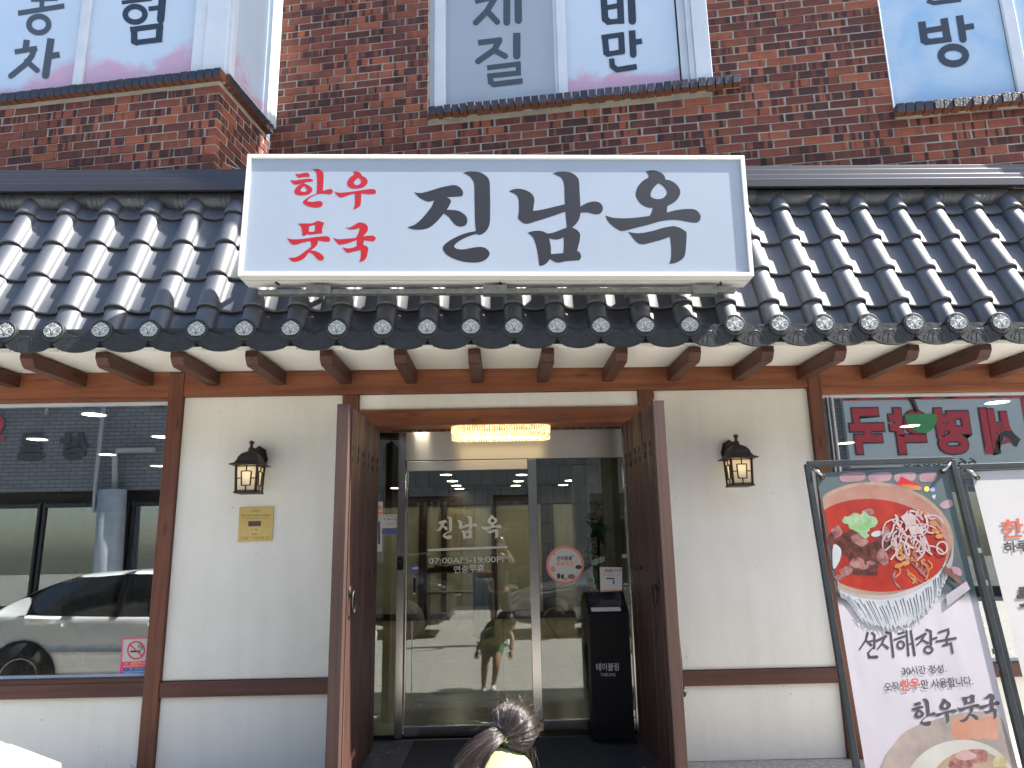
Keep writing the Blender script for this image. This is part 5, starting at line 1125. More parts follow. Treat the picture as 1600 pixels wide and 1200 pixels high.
# second dish at the foot of the banner
pr([[(1395, 1165), (1420, 1140), (1470, 1122), (1520, 1112), (1560, 1118), (1575, 1150), (1590, 1200), (1590, 1230), (1380, 1230), (1380, 1190)]], flat('print_dim_pots', (.30, .27, .25), (.62, .50, .46), 5))
for x0, w_ in ((1488, 26), (1516, 16), (1534, 22)): pr([[(x0, 1150), (x0+2, 1124), (x0+w_, 1122), (x0+w_+4, 1148), (x0+w_, 1156)]], flat('print_orange_pot', (.62, .24, .14), (.72, .42, .32), 6))
pr([clipell(1500, 1228, 86, 72, -.12, 40)], flat('print_white_bowl', (.60, .58, .50), (.78, .76, .72), 4)); pr([clipell(1518, 1232, 66, 60, -.12, 40)], flat('print_broth', (.42, .30, .20), (.60, .46, .32), 5))
pr(blob(1520, 1182, 30, 14, 9, .3), meatp); pr(blob(1500, 1192, 22, 14, 9, .3), meatp); pr(blob(1508, 1180, 18, 8, 9, .3), flat('print_pale_meat', (.62, .36, .36), (.74, .54, .52), 9)); pr(blob(1562, 1190, 14, 10, 9, .4), flat('print_sesame', (.5, .42, .2), (.7, .64, .4), 30))
# clips and eyelets
for cx, cy, ex, ey in ((1268, 732, 1285, 745), (1485, 723, 1472, 737)):
    m = MB(); a, b = on(cx, cy, .004), on(ex, ey, .006); m.tube([a, a.lerp(b, .5)+BNV*.012, b], .0085, 8); m.build('hook', M['chrome'], bt)
    m = MB(); m.tube([on(ex, ey, .006)+on(1285, 745)*0+ (SAX.normalized()*math.cos(t)+SUPV.normalized()*math.sin(t))*.011 for t in [2*math.pi*i/16 for i in range(16)]], .004, 6, closed=True); m.build('eyelet', M['bronze'], bt)
for nm, (mb_, mats_) in PRINTS.items(): mb_.build(nm, mats_, bt)
# second stand, to the right
b2 = thing('banner_stand', 'leaning banner stand with mostly white sheet at the right edge of the picture', 'banner', (2.9, -1.5, 0))
BP2 = BP+BNV*-.03
on2 = lambda px, py, l=0.: hit(px, py, BP2, BNV)+BNV*l
ul, ur_ = on2(1497, 730.5), on2(1760, 722); q = [ul, ur_, down(ur_, ZG), down(ul, ZG)]; bars_frame(b2, q)
stays(b2, q)
a_, b_ = on2(1517, 737), on2(1745, 728); sheet(b2, a_, b_, down(b_, .14), down(a_, .14), mottled('white_banner_vinyl', (.38, .372, .37), (.42, .415, .412), 3, .35))
LV2 = BP2+BNV*.001
text_px('lettering', '한우', (1566, 843), (1636, 836), (1563, 813), LV2, BNV, plain('print_coral_red', (.42, .085, .05), .4), b2, .02, .002); text_px('lettering', '하루', (1569, 865), (1609, 861), (1567, 847), LV2, BNV, greyp, b2, .02, .002); text_px('lettering', '뭇국', (1590, 950), (1680, 942), (1586, 918), LV2, BNV, greyp, b2, .05, .002)
for cx, cy, ex, ey in ((1506, 733, 1526, 746),):
    m = MB(); a, b = on2(cx, cy, .004), on2(ex, ey, .006); m.tube([a, a.lerp(b, .5)+BNV*.012, b], .0085, 8); m.build('hook', M['chrome'], b2)
    m = MB(); m.tube([on2(ex, ey, .006)+(SAX.normalized()*math.cos(t)+SUPV.normalized()*math.sin(t))*.011 for t in [2*math.pi*i/16 for i in range(16)]], .004, 6, closed=True); m.build('eyelet', M['bronze'], b2)
for py_ in (862, 912, 1018, 1043): m = MB(); c_ = on2(1497+(py_-730)*.20, py_, .02); m.obox(c_, SAX.normalized()*.016, BNV*.012, SUPV.normalized()*.012); m.build('clamp', M['galv'], b2)
# ================================================================ dining room behind the glass
def Z(px, py, z): d = ray(px, py); return CAM+d*((z-CAM.z)/d.z)
ZF, ZC, YB = .125, 2.52, 9.0
tilemat = brick_texture('dining_floor_tile', (.30, .26, .19), (.26, .23, .17), (.07, .06, .05), .62, .62, .006); 
tn = NT('dining_floor_tile_plan'); c_ = tn.N('TexCoord'); b_ = tn.N('TexBrick', i_Scale=1.0, offset=0.0); b_.inputs['Color1'].default_value = (.31, .27, .19, 1); b_.inputs['Color2'].default_value = (.27, .235, .17, 1); b_.inputs['Mortar'].default_value = (.05, .045, .035, 1); b_.inputs['Brick Width'].default_value = .78; b_.inputs['Row Height'].default_value = .78; b_.inputs['Mortar Size'].default_value = .006
tn.L(c_, 'Object', b_, 'Vector'); tn.L(b_, 0, tn.b, 'Base Color'); tn.b.inputs['Roughness'].default_value = .25
m = MB(); m.box(-8, 8, .42, YB, ZF-.1, ZF-.002); struct('dining_floor', m, tn.mat)
m = MB(); m.box(-8, 8, .21, YB+.2, ZC, ZC+.1); struct('dining_ceiling', m, plain('dark_ceiling_paint', (.022, .021, .020), .8))
cream = mottled('olive_cream_wallpaper', (.35, .325, .25), (.42, .395, .305), 2, .85)
darkw = wood('dark_interior_timber', (.020, .011, .008), (.040, .021, .014), (.06, .033, .022), 'Z')
m = MB(); m.box(-8, 8, YB, YB+.15, ZF-.05, ZC); m.box(-8.1, -8, .3, YB, ZF-.05, ZC); m.box(8, 8.1, .3, YB, ZF-.05, ZC); struct('dining_wall', m, cream)
for k, (x0, x1) in enumerate([(U(a, 850, YB).x, U(b, 850, YB).x) for a, b in ((655, 667), (690, 698), (768, 776), (846, 866), (572, 580), (920, 930), (60, 72), (118, 128), (205, 214))]):
    m = MB(); m.box(x0, x1, YB-.06, YB-.001, ZF, ZC); struct('dining_wall_post', m, darkw)
m = MB(); m.box(-7.9, 7.9, YB-.05, YB-.0605+.055, ZF, ZF+.12); m.box(-7.9, 7.9, YB-.05, YB-.002, ZC-.30, ZC-.001); struct('dining_wall_skirting', m, darkw)
# side partition on the right with a glazed edge
m = MB(); m.box(1.15, 1.25, 1.2, 4.6, ZF, ZC-.001); struct('dining_partition', m, mottled('grey_green_panel', (.16, .17, .12), (.22, .22, .16), 2, .6))
lamp_e = emitter('downlight_glow', (1.0, .93, .74), 15.0)
LD = []
LROW = ['row left of the white lettering on the door']*4+['row behind the right end of the door lettering']*4+['row over the fixed right door glass']*4+['left window']*5+['right window']*3+['left side glass']
LNTH = ['nearest', 'second', 'third', 'farthest']*3+['largest', 'leftmost', 'middle', 'upper right', 'lower right', 'rightmost', 'middle', 'leftmost', 'only']
for (px, py), rw_, nth in zip(((697, 741), (707, 751), (713, 758), (718, 763), (815, 741), (810, 751), (806, 758), (802, 764), (921, 728), (905, 741), (891, 750), (880, 757), (147, 646), (58, 685), (168, 709), (253, 681), (247, 727), (1558, 627), (1422, 664), (1322, 691), (618, 762)), LROW, LNTH):
    p = Z(px, py, ZC)
    if not (.35 < p.y < YB-.2 and abs(p.x) < 7.8): continue
    t = thing('ceiling_light', '%s round downlight in the %s' % (nth, rw_), 'ceiling light', (p.x, p.y, ZC), 'round downlights in the dining room ceiling')
    m = MB(); m.lathe([(.105, -.0005), (.105, -.010), (.088, -.012), (.088, -.004)], (p.x, p.y, ZC), 24); m.build('ring', M['white'], t)
    m = MB(); m.lathe([(0, -.0095), (.086, -.0095), (.0875, -.006)], (p.x, p.y, ZC), 24); m.build('diffuser', lamp_e, t)
t = thing('ceiling_light', 'small lit downlight just inside the recess left of the chandelier', 'ceiling light', (U(657, 674, .30).x, .28, 2.345)); m = MB(); m.lathe([(.07, -.0005), (.07, -.008), (.055, -.009)], (ORG[t].x, .27, 2.345), 20); m.build('ring', M['white'], t); m = MB(); m.lathe([(0, -.0085), (.055, -.0085)], (ORG[t].x, .27, 2.345), 20); m.build('diffuser', lamp_e, t)
# menu poster on the back wall, wall notices
YP2 = YB-.001
def wallpaper_card(name, label, q, mat, lines=(), text=None):
    t = thing(name, label, 'poster', U(q[0][0], q[0][1], YP2)); quad_on('sheet', q, mat, (0, YP2, 0), DN, t, 0, .01)
    for (x0, x1, y, h_, k, sd_) in lines: print_line(t, (x0, y), (x1, y), h_, (0, YP2, 0), DN, M['ink'], .011, k, sd_)
    if text: text_px('lettering', text[0], (text[1], text[3]), (text[2], text[3]), (text[1], text[3]-text[4]), (0, YP2, 0), DN, M['ink'], t, .01, .011)
    return t
wallpaper_card('menu_poster', 'tan paper poster with small columns of print on the dining room back wall', [(699, 860), (742, 860), (742, 783), (699, 783)], plain('tan_paper', (.30, .23, .13), .7), [(708+c_*14, 714+c_*14+2, 806+r_*4.2, 2.6, 3, r_+9*c_) for c_ in (0, 1) for r_ in range(11)], ('원산지 표시', 708, 737, 796, 5))
wallpaper_card('wall_notice', 'pale menu sheet on the back wall seen through the left window', [(152, 852), (176, 852), (176, 760), (152, 760)], plain('pale_menu_paper', (.50, .46, .34), .7), [(156, 172, 775+i*9, 3, 4, i) for i in range(8)])
wallpaper_card('wall_notice', 'small pale sheet on the back wall near the left window post', [(222, 900), (240, 900), (242, 780), (226, 780)], plain('pale_menu_paper_b', (.42, .40, .30), .7), [(226, 238, 795+i*12, 3, 3, i+30) for i in range(8)])
# tables and chairs
wd = wood('dark_table_timber', (.035, .018, .012), (.065, .033, .021), (.09, .05, .032), 'X')
def table(x, y, label, w_=1.1, d_=.7):
    t = thing('dining_table', label, 'table', (x, y, ZF)); m = MB(); m.box(x-w_/2, x+w_/2, y-d_/2, y+d_/2, ZF+.68, ZF+.72); m.build('tabletop', wd, t, bevel=.008)
    for sx_ in (-1, 1):
        for sy_ in (-1, 1): m = MB(); m.box(x+sx_*(w_/2-.06)-.03, x+sx_*(w_/2-.06)+.03, y+sy_*(d_/2-.06)-.03, y+sy_*(d_/2-.06)+.03, ZF, ZF+.68); m.build('leg', wd, t)
    return t
def chair(x, y, rz, label, grp='dark wooden chairs at the dining tables'):
    t = thing('dining_chair', label, 'chair', (x, y, ZF), grp); R_ = Matrix.Rotation(rz, 3, 'Z'); c0 = Vector((x, y, ZF))
    def bx(nm, x0, x1, y0, y1, z0, z1):
        m = MB(); m.box(x0, x1, y0, y1, z0, z1); m.v = [c0+R_ @ v for v in m.v]; m.build(nm, wd, t, bevel=.006)
    bx('seat', -.21, .21, -.20, .20, .40, .44)
    for sx_ in (-1, 1):
        bx('leg', sx_*.18-.02, sx_*.18+.02, -.19, -.15, 0, .40); bx('leg', sx_*.18-.02, sx_*.18+.02, .16, .20, 0, .80)
    m = MB(); 
    for i in range(8):
        a0 = -.24+.06*i; a1 = a0+.06; f = lambda a: .205+.03*(1-(a/.24)**2)
        m.add([(a0, f(a0), .66), (a1, f(a1), .66), (a1, f(a1), .82), (a0, f(a0), .82), (a0, f(a0)+.025, .66), (a1, f(a1)+.025, .66), (a1, f(a1)+.025, .82), (a0, f(a0)+.025, .82)], [(0, 1, 2, 3), (4, 7, 6, 5), (0, 4, 5, 1), (3, 2, 6, 7)])
    m.v = [c0+R_ @ v for v in m.v]; m.build('backrest', wd, t)
    return t
tl = ('dark wooden table nearest the left window', 'dark wooden table deep behind the left window', 'dark wooden table behind the door\'s left pane', 'dark wooden table behind the right window')
for (x, y), l in zip(((-3.1, 1.25), (-4.4, 3.0), (-2.3, 4.2), (4.0, 1.6)), tl):
    table(x, y, l)
    for dx in (-.28, .28):
        for s in (-1, 1): chair(x+dx, y+s*.58, 0 if s > 0 else math.pi, 'curved-back chair, %s on the %s side of the %s' % ('left' if dx < 0 else 'right', 'far' if s > 0 else 'street', l.replace('dark wooden ', '')))
# steel shelf rack with trays behind the door
rx0, rx1 = U(668, 950, 6.4).x, U(742, 950, 6.4).x
t = thing('shelf_rack', 'metal shelf rack stacked with trays and cloths in the dining room', 'shelf', ((rx0+rx1)/2, 6.4, ZF))
for z in (.30, .62, .92): m = MB(); m.box(rx0, rx1, 6.2, 6.6, ZF+z, ZF+z+.025); m.build('shelf', M['galv'], t)
for x in (rx0, rx1-.02):
    for y in (6.2, 6.58): m = MB(); m.box(x, x+.02, y, y+.02, ZF, ZF+1.0); m.build('post', M['galv'], t)
random.seed(3)
tray = plain('dark_red_tray', (.10, .035, .025), .5)
for i in range(6): 
    x = rx0+.08+i*(rx1-rx0-.16)/5; h_ = random.uniform(.04, .14); m = MB(); m.box(x-.09, x+.09, 6.24, 6.56, ZF+.9455, ZF+.945+h_); tag(m.build('tray_stack', tray if i % 2 else wd, None, (x, 6.4, ZF+.945), bevel=.01), '%s dark tray stack from the left on the top shelf of the metal rack' % ('first', 'second', 'third', 'fourth', 'fifth', 'sixth')[i], 'trays', 'tray stacks on the shelf rack')
t = thing('water_dispenser', 'white standing water dispenser in the dining room beside the shelf rack', 'dispenser', (U(757, 950, 6.2).x, 6.2, ZF)); c_ = ORG[t]; m = MB(); m.lathe([(0, 0), (.15, 0), (.15, .78), (.13, .84), (0, .85)], c_, 20); m.build('body', plain('blue_white_plastic', (.40, .46, .55), .4), t); m = MB(); m.lathe([(.10, .85), (.13, .87), (.13, .93), (0, .95)], c_, 20); m.build('lid', plain('red_lid', (.35, .06, .03), .4), t)
# green exit lamps and plant stand deep right
t = thing('exit_sign', 'small glowing green exit signs on the pale pillar inside', 'sign', U(937, 780, 5.0)); 
for py in (775, 787): m = MB(); a, b = U(933, py+3, 5.0), U(941, py-3, 5.0); m.box(a.x, b.x, 4.98, 5.0, a.z, b.z); m.build('panel', emitter('exit_green_%d' % py, (.05, .55, .30), .9), t)
m = MB(); a, b = U(905, 1000, 5.02), U(950, 740, 5.02); m.box(a.x, b.x, 5.02, 5.3, ZF, ZC-.001); struct('dining_pillar', m, cream)
t = thing('potted_tree', 'dark green artificial tree with a star standing inside behind the kiosk', 'plant', (U(940, 1000, 2.6).x, 2.6, ZF)); c_ = ORG[t]
m = MB(); m.lathe([(0, 0), (.16, 0), (.20, .32), (.17, .32), (0, .28)], c_, 16); m.build('pot', M['iron'], t); m = MB(); m.tube([c_+Vector((0, 0, .3)), c_+Vector((.01, 0, 1.5))], .015, 6); m.build('trunk', wd, t)
m = MB()
for i in range(420):
    h_ = random.uniform(.45, 1.75); r_ = .30*(1.9-h_)/1.4*random.uniform(.3, 1); a = random.uniform(0, 6.28); p = c_+Vector((r_*math.cos(a), r_*math.sin(a), h_)); d = Vector((math.cos(a+.5), math.sin(a+.5), -.5))*.05; s_ = Vector((-math.sin(a), math.cos(a), .3))*.018; m.add([p-s_, p+d*.5, p+s_+d*.4, p+d], [(0, 1, 3, 2)])
m.build('foliage', mottled('dark_green_leaves', (.010, .045, .022), (.022, .080, .036), 12, .5), t)
m = MB(); sc_ = U(935, 828, 2.3); P_ = [(sc_.x+r_*math.sin(a), sc_.z+r_*math.cos(a)) for i in range(10) for r_, a in (((.16, .066)[i % 2], math.pi*i/5+.3),)]; m.prism(P_, lambda a, b, y: (a, y, b), 2.28, 2.30); m.build('star', plain('green_star', (.02, .14, .09), .3), t)
# ================================================================ other side of the street (seen in the glass)
OY = -13.3
def OP(px, py, y=OY): p = U(px, py, 2*YG-y); return Vector((p.x, y, p.z))
ob_ = thing('opposite_building', 'pale brick building across the street reflected in the shop windows', 'building', (0, OY, 0))
greyb = brick_texture('pale_grey_brick', (.14, .148, .165), (.11, .118, .13), (.06, .06, .068), .34, .10, .012)
tileb = brick_texture('white_facade_tile', (.20, .205, .21), (.17, .175, .18), (.04, .04, .04), .34, .50, .012)
m = MB(); m.box(-24, -3.4, OY-.4, OY, 3.0, 9.0); m.build('wall', greyb, ob_); m = MB(); m.box(-24, 24, OY-1.5, OY-.42, 0, 9.0); m.build('back_wall', plain('dim_shop_interior', (.05, .05, .045), .9), ob_)
m = MB(); m.box(-3.4, 4.4, OY-.4, OY+.02, 2.75, 9.0); m.build('tiled_wall', tileb, ob_); m = MB(); m.box(4.4, 24, OY-.4, OY, 2.6, 9.0); m.build('wall', greyb, ob_)
for a, b in ((-1.0, -.2), (.9, 2.3), (-3.4, -2.9), (3.6, 4.4)): m = MB(); m.box(a, b, OY-.4, OY+.03, 0, 2.75); m.build('pilaster', tileb, ob_)
m = MB(); m.box(-3.4, 4.4, OY-.35, OY-.3, 0, .5); m.build('plinth', tileb, ob_)
shop_g = glass('opposite_shop_glass', .25, (.35, .37, .35))
for a, b, c_ in ((-13.2, -11.6, .14), (-11.4, -9.4, .14), (-9.2, -7.6, .14), (-7.4, -5.6, .14), (-5.4, -3.5, .14), (-2.85, -1.05, .1), (-.15, .85, .1), (2.35, 3.55, .1), (4.6, 6.6, .1), (6.8, 8.6, .1), (8.8, 10.8, .1), (11, 13, .1)):
    f = MB(); f.box(a-.06, a, OY-.12, OY-.02, 0, 2.74); f.box(b, b+.06, OY-.12, OY-.02, 0, 2.74); f.box(a, b, OY-.12, OY-.02, 2.60, 2.70); f.box(a, b, OY-.12, OY-.02, .0, .25); w_ = f.build('window', M['blackm'], ob_); q = MB(); q.box(a, b, OY-.08, OY-.07, .25, 2.60); q.build('pane', shop_g, w_)
for i in range(16): m = MB(); m.box(-2.85, -1.05, OY-.14, OY-.125, 1.8+.05*i, 1.83+.05*i); m.build('blind_slat', M['galv'], ob_)
m = MB(); m.tube([OP(203, 910)+Vector((0, .3, -3)), OP(203, 770)+Vector((0, .3, 0))], .32, 16); m.build('column', mottled('silver_grey_column', (.24, .26, .275), (.32, .34, .355), 3, .4), ob_)
for pts, r_ in (([(203, 770), (203, 720), (207, 710), (262, 709)], .07), ([(186, 640), (174, 760), (172, 802), (186, 803)], .05), ([(100, 655), (100, 640), (-20, 642)], .05)):
    m = MB(); m.tube([OP(*p)+Vector((0, .2, 0)) for p in pts], r_, 8); m.build('pipe', plain('grey_pipe', (.26, .27, .28), .5), ob_)
# sign lettering on the opposite wall (it reads the right way round there, mirrored in the glass)
def opp_text(parent, s, px0, px1, py0, py1, mat, lift=.05, w_=.03):
    a, b = OP(px0, py1), OP(px1, py1); c_ = OP(px0, py0)
    # the viewer across the street sees +x on the left
    x0, x1 = a.x, b.x; z0, z1 = b.z, c_.z
    text_fit('lettering', s, (max(x0, x1), OY, z0), (min(x0, x1), OY, z0), (max(x0, x1), OY, z1), Vector((0, 1, 0)), mat, parent, w_, lift)
bs = thing('wall_letters', 'row of dark block letters on the pale brick wall across the street', 'sign', OP(90, 690)); opp_text(bs, '상', 112, 158, 680, 722, M['ink'], .06, .06); opp_text(bs, '르', 50, 88, 682, 722, M['ink'], .06, .06); opp_text(bs, '으', 2, 30, 656, 692, plain('red_block_letter', (.35, .03, .05), .5), .06, .05)
ps = thing('pharmacy_sign', 'wide white pharmacy sign with red lettering and a green mortar across the street', 'sign', OP(1440, 680))
x0, x1 = OP(1305, 690).x, OP(1578, 690).x; z0, z1 = OP(1440, 733).z, OP(1440, 624).z
m = MB(); m.box(x0, x1, OY+.001, OY+.14, z0, z1); m.build('panel', plain('white_sign_panel', (.34, .37, .39), .4), ps)
dr = plain('dark_red_vinyl', (.36, .020, .035), .4)
m = MB(); m.box(x0-.02, x1+.02, OY+.1405, OY+.16, z1-.14, z1+.16); m.box(x1-.03, x1+.10, OY+.1405, OY+.16, z0, z1-.14); m.box(x1+.2, x1+.9, OY+.05, OY+.16, z0, z1+.14); m.build('border', dr, ps)
for s_, p0_, p1_ in (('세', 1513, 1569), ('명', 1443, 1497), ('약', 1373, 1434), ('국', 1312, 1366)):
    opp_text(ps, s_, p0_-1, p1_+1, 644, 716, M['ink'], .155, .075); opp_text(ps, s_, p0_+1, p1_-1, 646, 714, dr, .165, .045)
opp_text(ps, '662-0020', 1388, 1500, 722, 732, M['ink'], .145, .01)
m = MB(); c_ = OP(1414, 652); m.prism([(c_.x+.42*math.cos(a), c_.z-.05+.50*math.sin(a)) for a in [math.pi+math.pi*i/16 for i in range(17)]], lambda a, b, y: (a, y, b), OY+.166, OY+.18); m.build('mortar', plain('mortar_green', (.04, .22, .07), .4), ps); m = MB(); m.tube([c_+Vector((-.08, .18, .02)), c_+Vector((-.16, .18, .32)), c_+Vector((-.20, .18, .40))], [.05, .06, .09], 8); m.build('pestle', M['ink'], ps)

# ---------------------------------------------------------------- cars
def car(name, label, loc, heading, paint, S_=.87, hood_dark=False):
    """body of revolution-free loft: cross sections along the length, nose towards +x in its own frame"""
    t = thing(name, label, 'car', loc); c0 = Vector(loc); R_ = Matrix.Rotation(heading, 3, 'Z'); T_ = lambda v: c0+R_ @ (Vector(v)*S_)
    L_ = 4.45
    st = [(-2.22, .42, .62, .70, .70, .60), (-2.16, .30, .80, .86, .84, .70), (-1.95, .24, .86, .97, .96, .76), (-1.75, .22, .885, 1.00, 1.06, .74), (-1.35, .22, .90, .98, 1.30, .66), (-.95, .22, .90, .96, 1.41, .62), (-.3, .22, .90, .94, 1.45, .61), (.25, .22, .90, .93, 1.43, .61), (.62, .22, .90, .93, 1.30, .64), (1.02, .22, .895, .94, 1.05, .72), (1.20, .22, .89, .93, .965, .74), (1.65, .23, .87, .86, .90, .74), (1.98, .26, .82, .74, .80, .68), (2.16, .32, .72, .62, .68, .58), (2.23, .40, .58, .52, .56, .46)]
    rows_ = []
    for x, zb, w_, zbelt, ztop, wr in st:
        half = [(0, zb), (w_*.86, zb), (w_*.97, zb+.10), (w_, (zb+zbelt)/2), (w_*.985, zbelt-.03), (w_*.95, zbelt), (wr*1.04, max(zbelt, ztop-.05)), (wr*.86, ztop-.008), (0, ztop+.01)]
        rows_.append([(x, y, z) for y, z in half])
    body = MB(); gl_ = {'window': MB(), 'windscreen': MB()}; k = len(rows_[0])
    for i in range(len(rows_)-1):
        for j in range(k-1):
            for s in (1, -1):
                q = [rows_[i][j], rows_[i+1][j], rows_[i+1][j+1], rows_[i][j+1]]; q = [T_((x, s*y, z)) for x, y, z in q]
                x = st[i][0]; cab = -1.75 <= x < 1.02
                tgt, mi, sm = body, 0, True
                if j == 5 and -1.36 < x < .62: tgt = gl_['window']
                if j in (6, 7) and (x >= .62 and x < 1.02 or -1.76 < x < -1.3): tgt = gl_['windscreen']
                if j in (5,) and (.62 <= x < 1.02): tgt = body
                tgt.add(q if s > 0 else q[::-1], [(0, 1, 2, 3)], 0, sm)
    b0, b1 = rows_[0], rows_[-1]
    for r_, f_ in ((b0, 1), (b1, -1)):
        pts = [T_(p) for p in r_]+[T_((x, -y, z)) for x, y, z in r_[::-1][1:-1]]; body.add(pts, [tuple(range(len(pts)))])
    def weld(mb_):
        o = mb_; return o
    bo = body.build('body', paint, t); md = bo.modifiers.new('weld', 'WELD'); md.merge_threshold = .002; sb = bo.modifiers.new('smooth', 'SUBSURF'); sb.levels = sb.render_levels = 2
    dg_ = plain('tinted_car_glass', (.010, .012, .014), .04, 0, .9)
    for nm, mb_ in gl_.items():
        o = mb_.build(nm, dg_, t); md = o.modifiers.new('weld', 'WELD'); md.merge_threshold = .002; sb = o.modifiers.new('smooth', 'SUBSURF'); sb.levels = sb.render_levels = 2
    for x in (-.35,):
        for s in (1, -1): m = MB(); m.bar((x, s*.86, .95), (x, s*.655, 1.40), .07, .02); m.v = [T_(v) for v in m.v]; m.build('pillar', M['black'], t)
    for x in (1.38, -1.32):
        for s in (1, -1):
            cy = s*.80; m = MB(); m.lathe([(.385, -.12), (.385, .115), (0, .115)], (x, cy if s > 0 else cy, .33), 28, 0, 'Y'); m.v = [T_((v.x, cy+(v.y-cy)*s, v.z)) for v in m.v]; m.build('wheel_arch', M['blackm'], t)
            m = MB(); m.lathe([(.20, -.10), (.29, -.10), (.315, -.07), (.315, .07), (.30, .105), (.235, .118), (.225, .11)], (x, cy, .32), 32, 0, 'Y'); m.v = [T_((v.x, cy+(v.y-cy)*s, v.z)) for v in m.v]; wh = m.build('wheel', M['blackm'], t)
            m = MB(); m.lathe([(.225, .10), (.225, .112), (.205, .116), (.20, .04), (.19, .03)], (x, cy, .32), 32, 0, 'Y'); m.lathe([(0, .105), (.045, .105), (.055, .09)], (x, cy, .32), 16, 0, 'Y')
            for i in range(5):
                a = 2*math.pi*i/5+.3
                for da in (-.16, .16): m.bar((x+.04*math.cos(a), cy+.095, .32+.04*math.sin(a)), (x+.21*math.cos(a+da), cy+.105, .32+.21*math.sin(a+da)), .034, .02, (0, 1, 0))
            m.v = [T_((v.x, cy+(v.y-cy)*s, v.z)) for v in m.v]; m.build('rim', M['chrome'], wh)
    lens = plain('headlamp_lens', (.28, .29, .30), .08, .3)
    for s in (1, -1):
        m = MB(); P_ = [(1.74, s*.80, .80), (2.02, s*.70, .73), (2.13, s*.56, .66), (2.13, s*.58, .58), (1.98, s*.77, .60), (1.80, s*.855, .66)]; c_ = Vector((0, 0, 0))
        m.add([T_(Vector(p)+Vector((.035, s*.035, .015))) for p in P_]+[T_(Vector(p)-Vector((.05, s*.05, 0))) for p in P_], [tuple(range(6)), tuple(range(6, 12))]+[(i, (i+1) % 6, 6+(i+1) % 6, 6+i) for i in range(6)]); m.build('headlight', lens, t, bevel=.01)
        m = MB(); m.obox((-2.08, s*.68, .80), (.06, 0, 0), (0, .12, 0), (0, 0, .07)); m.v = [T_(v) for v in m.v]; m.build('tail_light', plain('tail_lens', (.30, .02, .02), .1), t, bevel=.02)
        m = MB(); m.obox((.70, s*.98, 1.0), (.06, 0, 0), (0, .09, 0), (0, 0, .06)); m.v = [T_(v) for v in m.v]; m.build('mirror', paint, t, bevel=.02)
        m = MB(); m.obox((-.05, s*.903, .86), (.09, 0, 0), (0, .012, 0), (0, 0, .014)); m.obox((-1.0, s*.903, .87), (.09, 0, 0), (0, .012, 0), (0, 0, .014)); m.v = [T_(v) for v in m.v]; m.build('door_handle', paint, t)
    m = MB(); m.obox((2.19, 0, .50), (.03, 0, 0), (0, .42, 0), (0, 0, .06)); m.v = [T_(v) for v in m.v]; m.build('grille', M['black'], t)
    return t
wp = plain('white_car_paint', (.78, .80, .80), .25, 0, .5, coat=.6)
wp = plain('white_car_paint', (.66, .68, .68), .25, 0, .5, coat=.6)
car('parked_car', 'white car parked close before the left shop window, nose to the right', (-1.50-2.24*.87, -2.86, 0), 0, wp)
car('parked_car', 'silver grey car parked across the street behind the person, reflected in the door', (2.02, -7.0, 0), math.pi, plain('silver_car_paint', (.30, .32, .34), .28, .6, .5, coat=.6))
car('parked_car', 'dark grey car parked across the street left of the silver car, reflected in the door', (-2.75, -7.3, 0), math.pi, plain('dark_grey_car_paint', (.035, .037, .042), .25, .3, .5, coat=.6))
# ================================================================ people
def skinned(name, joints, bones, mat, parent, root=0, sub=2):
    """one continuous surface grown round a skeleton; joints: (x, y, z, radius)"""
    o0 = ORG[parent]; me = bpy.data.meshes.new(name); me.from_pydata([Vector(j[:3])-o0 for j in joints], bones, []); me.materials.append(mat)
    ob = link(name, me, parent, o0); ob.modifiers.new('skin', 'SKIN')
    sv = me.skin_vertices[0].data if me.skin_vertices else None
    if sv is None:
        bm = bmesh.new(); bm.from_mesh(me); bm.verts.layers.skin.verify(); bm.to_mesh(me); bm.free(); sv = me.skin_vertices[0].data
    for i, j in enumerate(joints): r_ = j[3]; sv[i].radius = r_ if isinstance(r_, tuple) else (r_, r_); sv[i].use_root = (i == root)
    ob.modifiers['skin'].use_smooth_shade = True
    s_ = ob.modifiers.new('smooth', 'SUBSURF'); s_.levels = s_.render_levels = sub
    return ob
skin = NT('skin'); skin.b.inputs['Base Color'].default_value = (.36, .19, .12, 1); skin.b.inputs['Roughness'].default_value = .5; skin.b.inputs['Subsurface Weight'].default_value = .08; skin.b.inputs['Subsurface Radius'].default_value = (.02, .008, .004); skin = skin.mat
hairm = NT('dark_brown_hair'); hairm.b.inputs['Base Color'].default_value = (.018, .0095, .0065, 1); hairm.b.inputs['Roughness'].default_value = .34; hairm.b.inputs['Specular IOR Level'].default_value = .5; hairm.b.inputs['IOR'].default_value = 1.8; hairm = hairm.mat
yel = mottled('pale_yellow_cotton', (.25, .26, .115), (.29, .30, .14), 12, .85, .2, 90); grn = plain('green_shorts_cloth', (.03, .20, .11), .8); blk = mottled('black_cotton', (.018, .018, .020), (.030, .030, .032), 14, .85); nvy = plain('dark_navy_cloth', (.022, .026, .045), .85); wsh = plain('white_shoe_leather', (.72, .74, .68), .5)
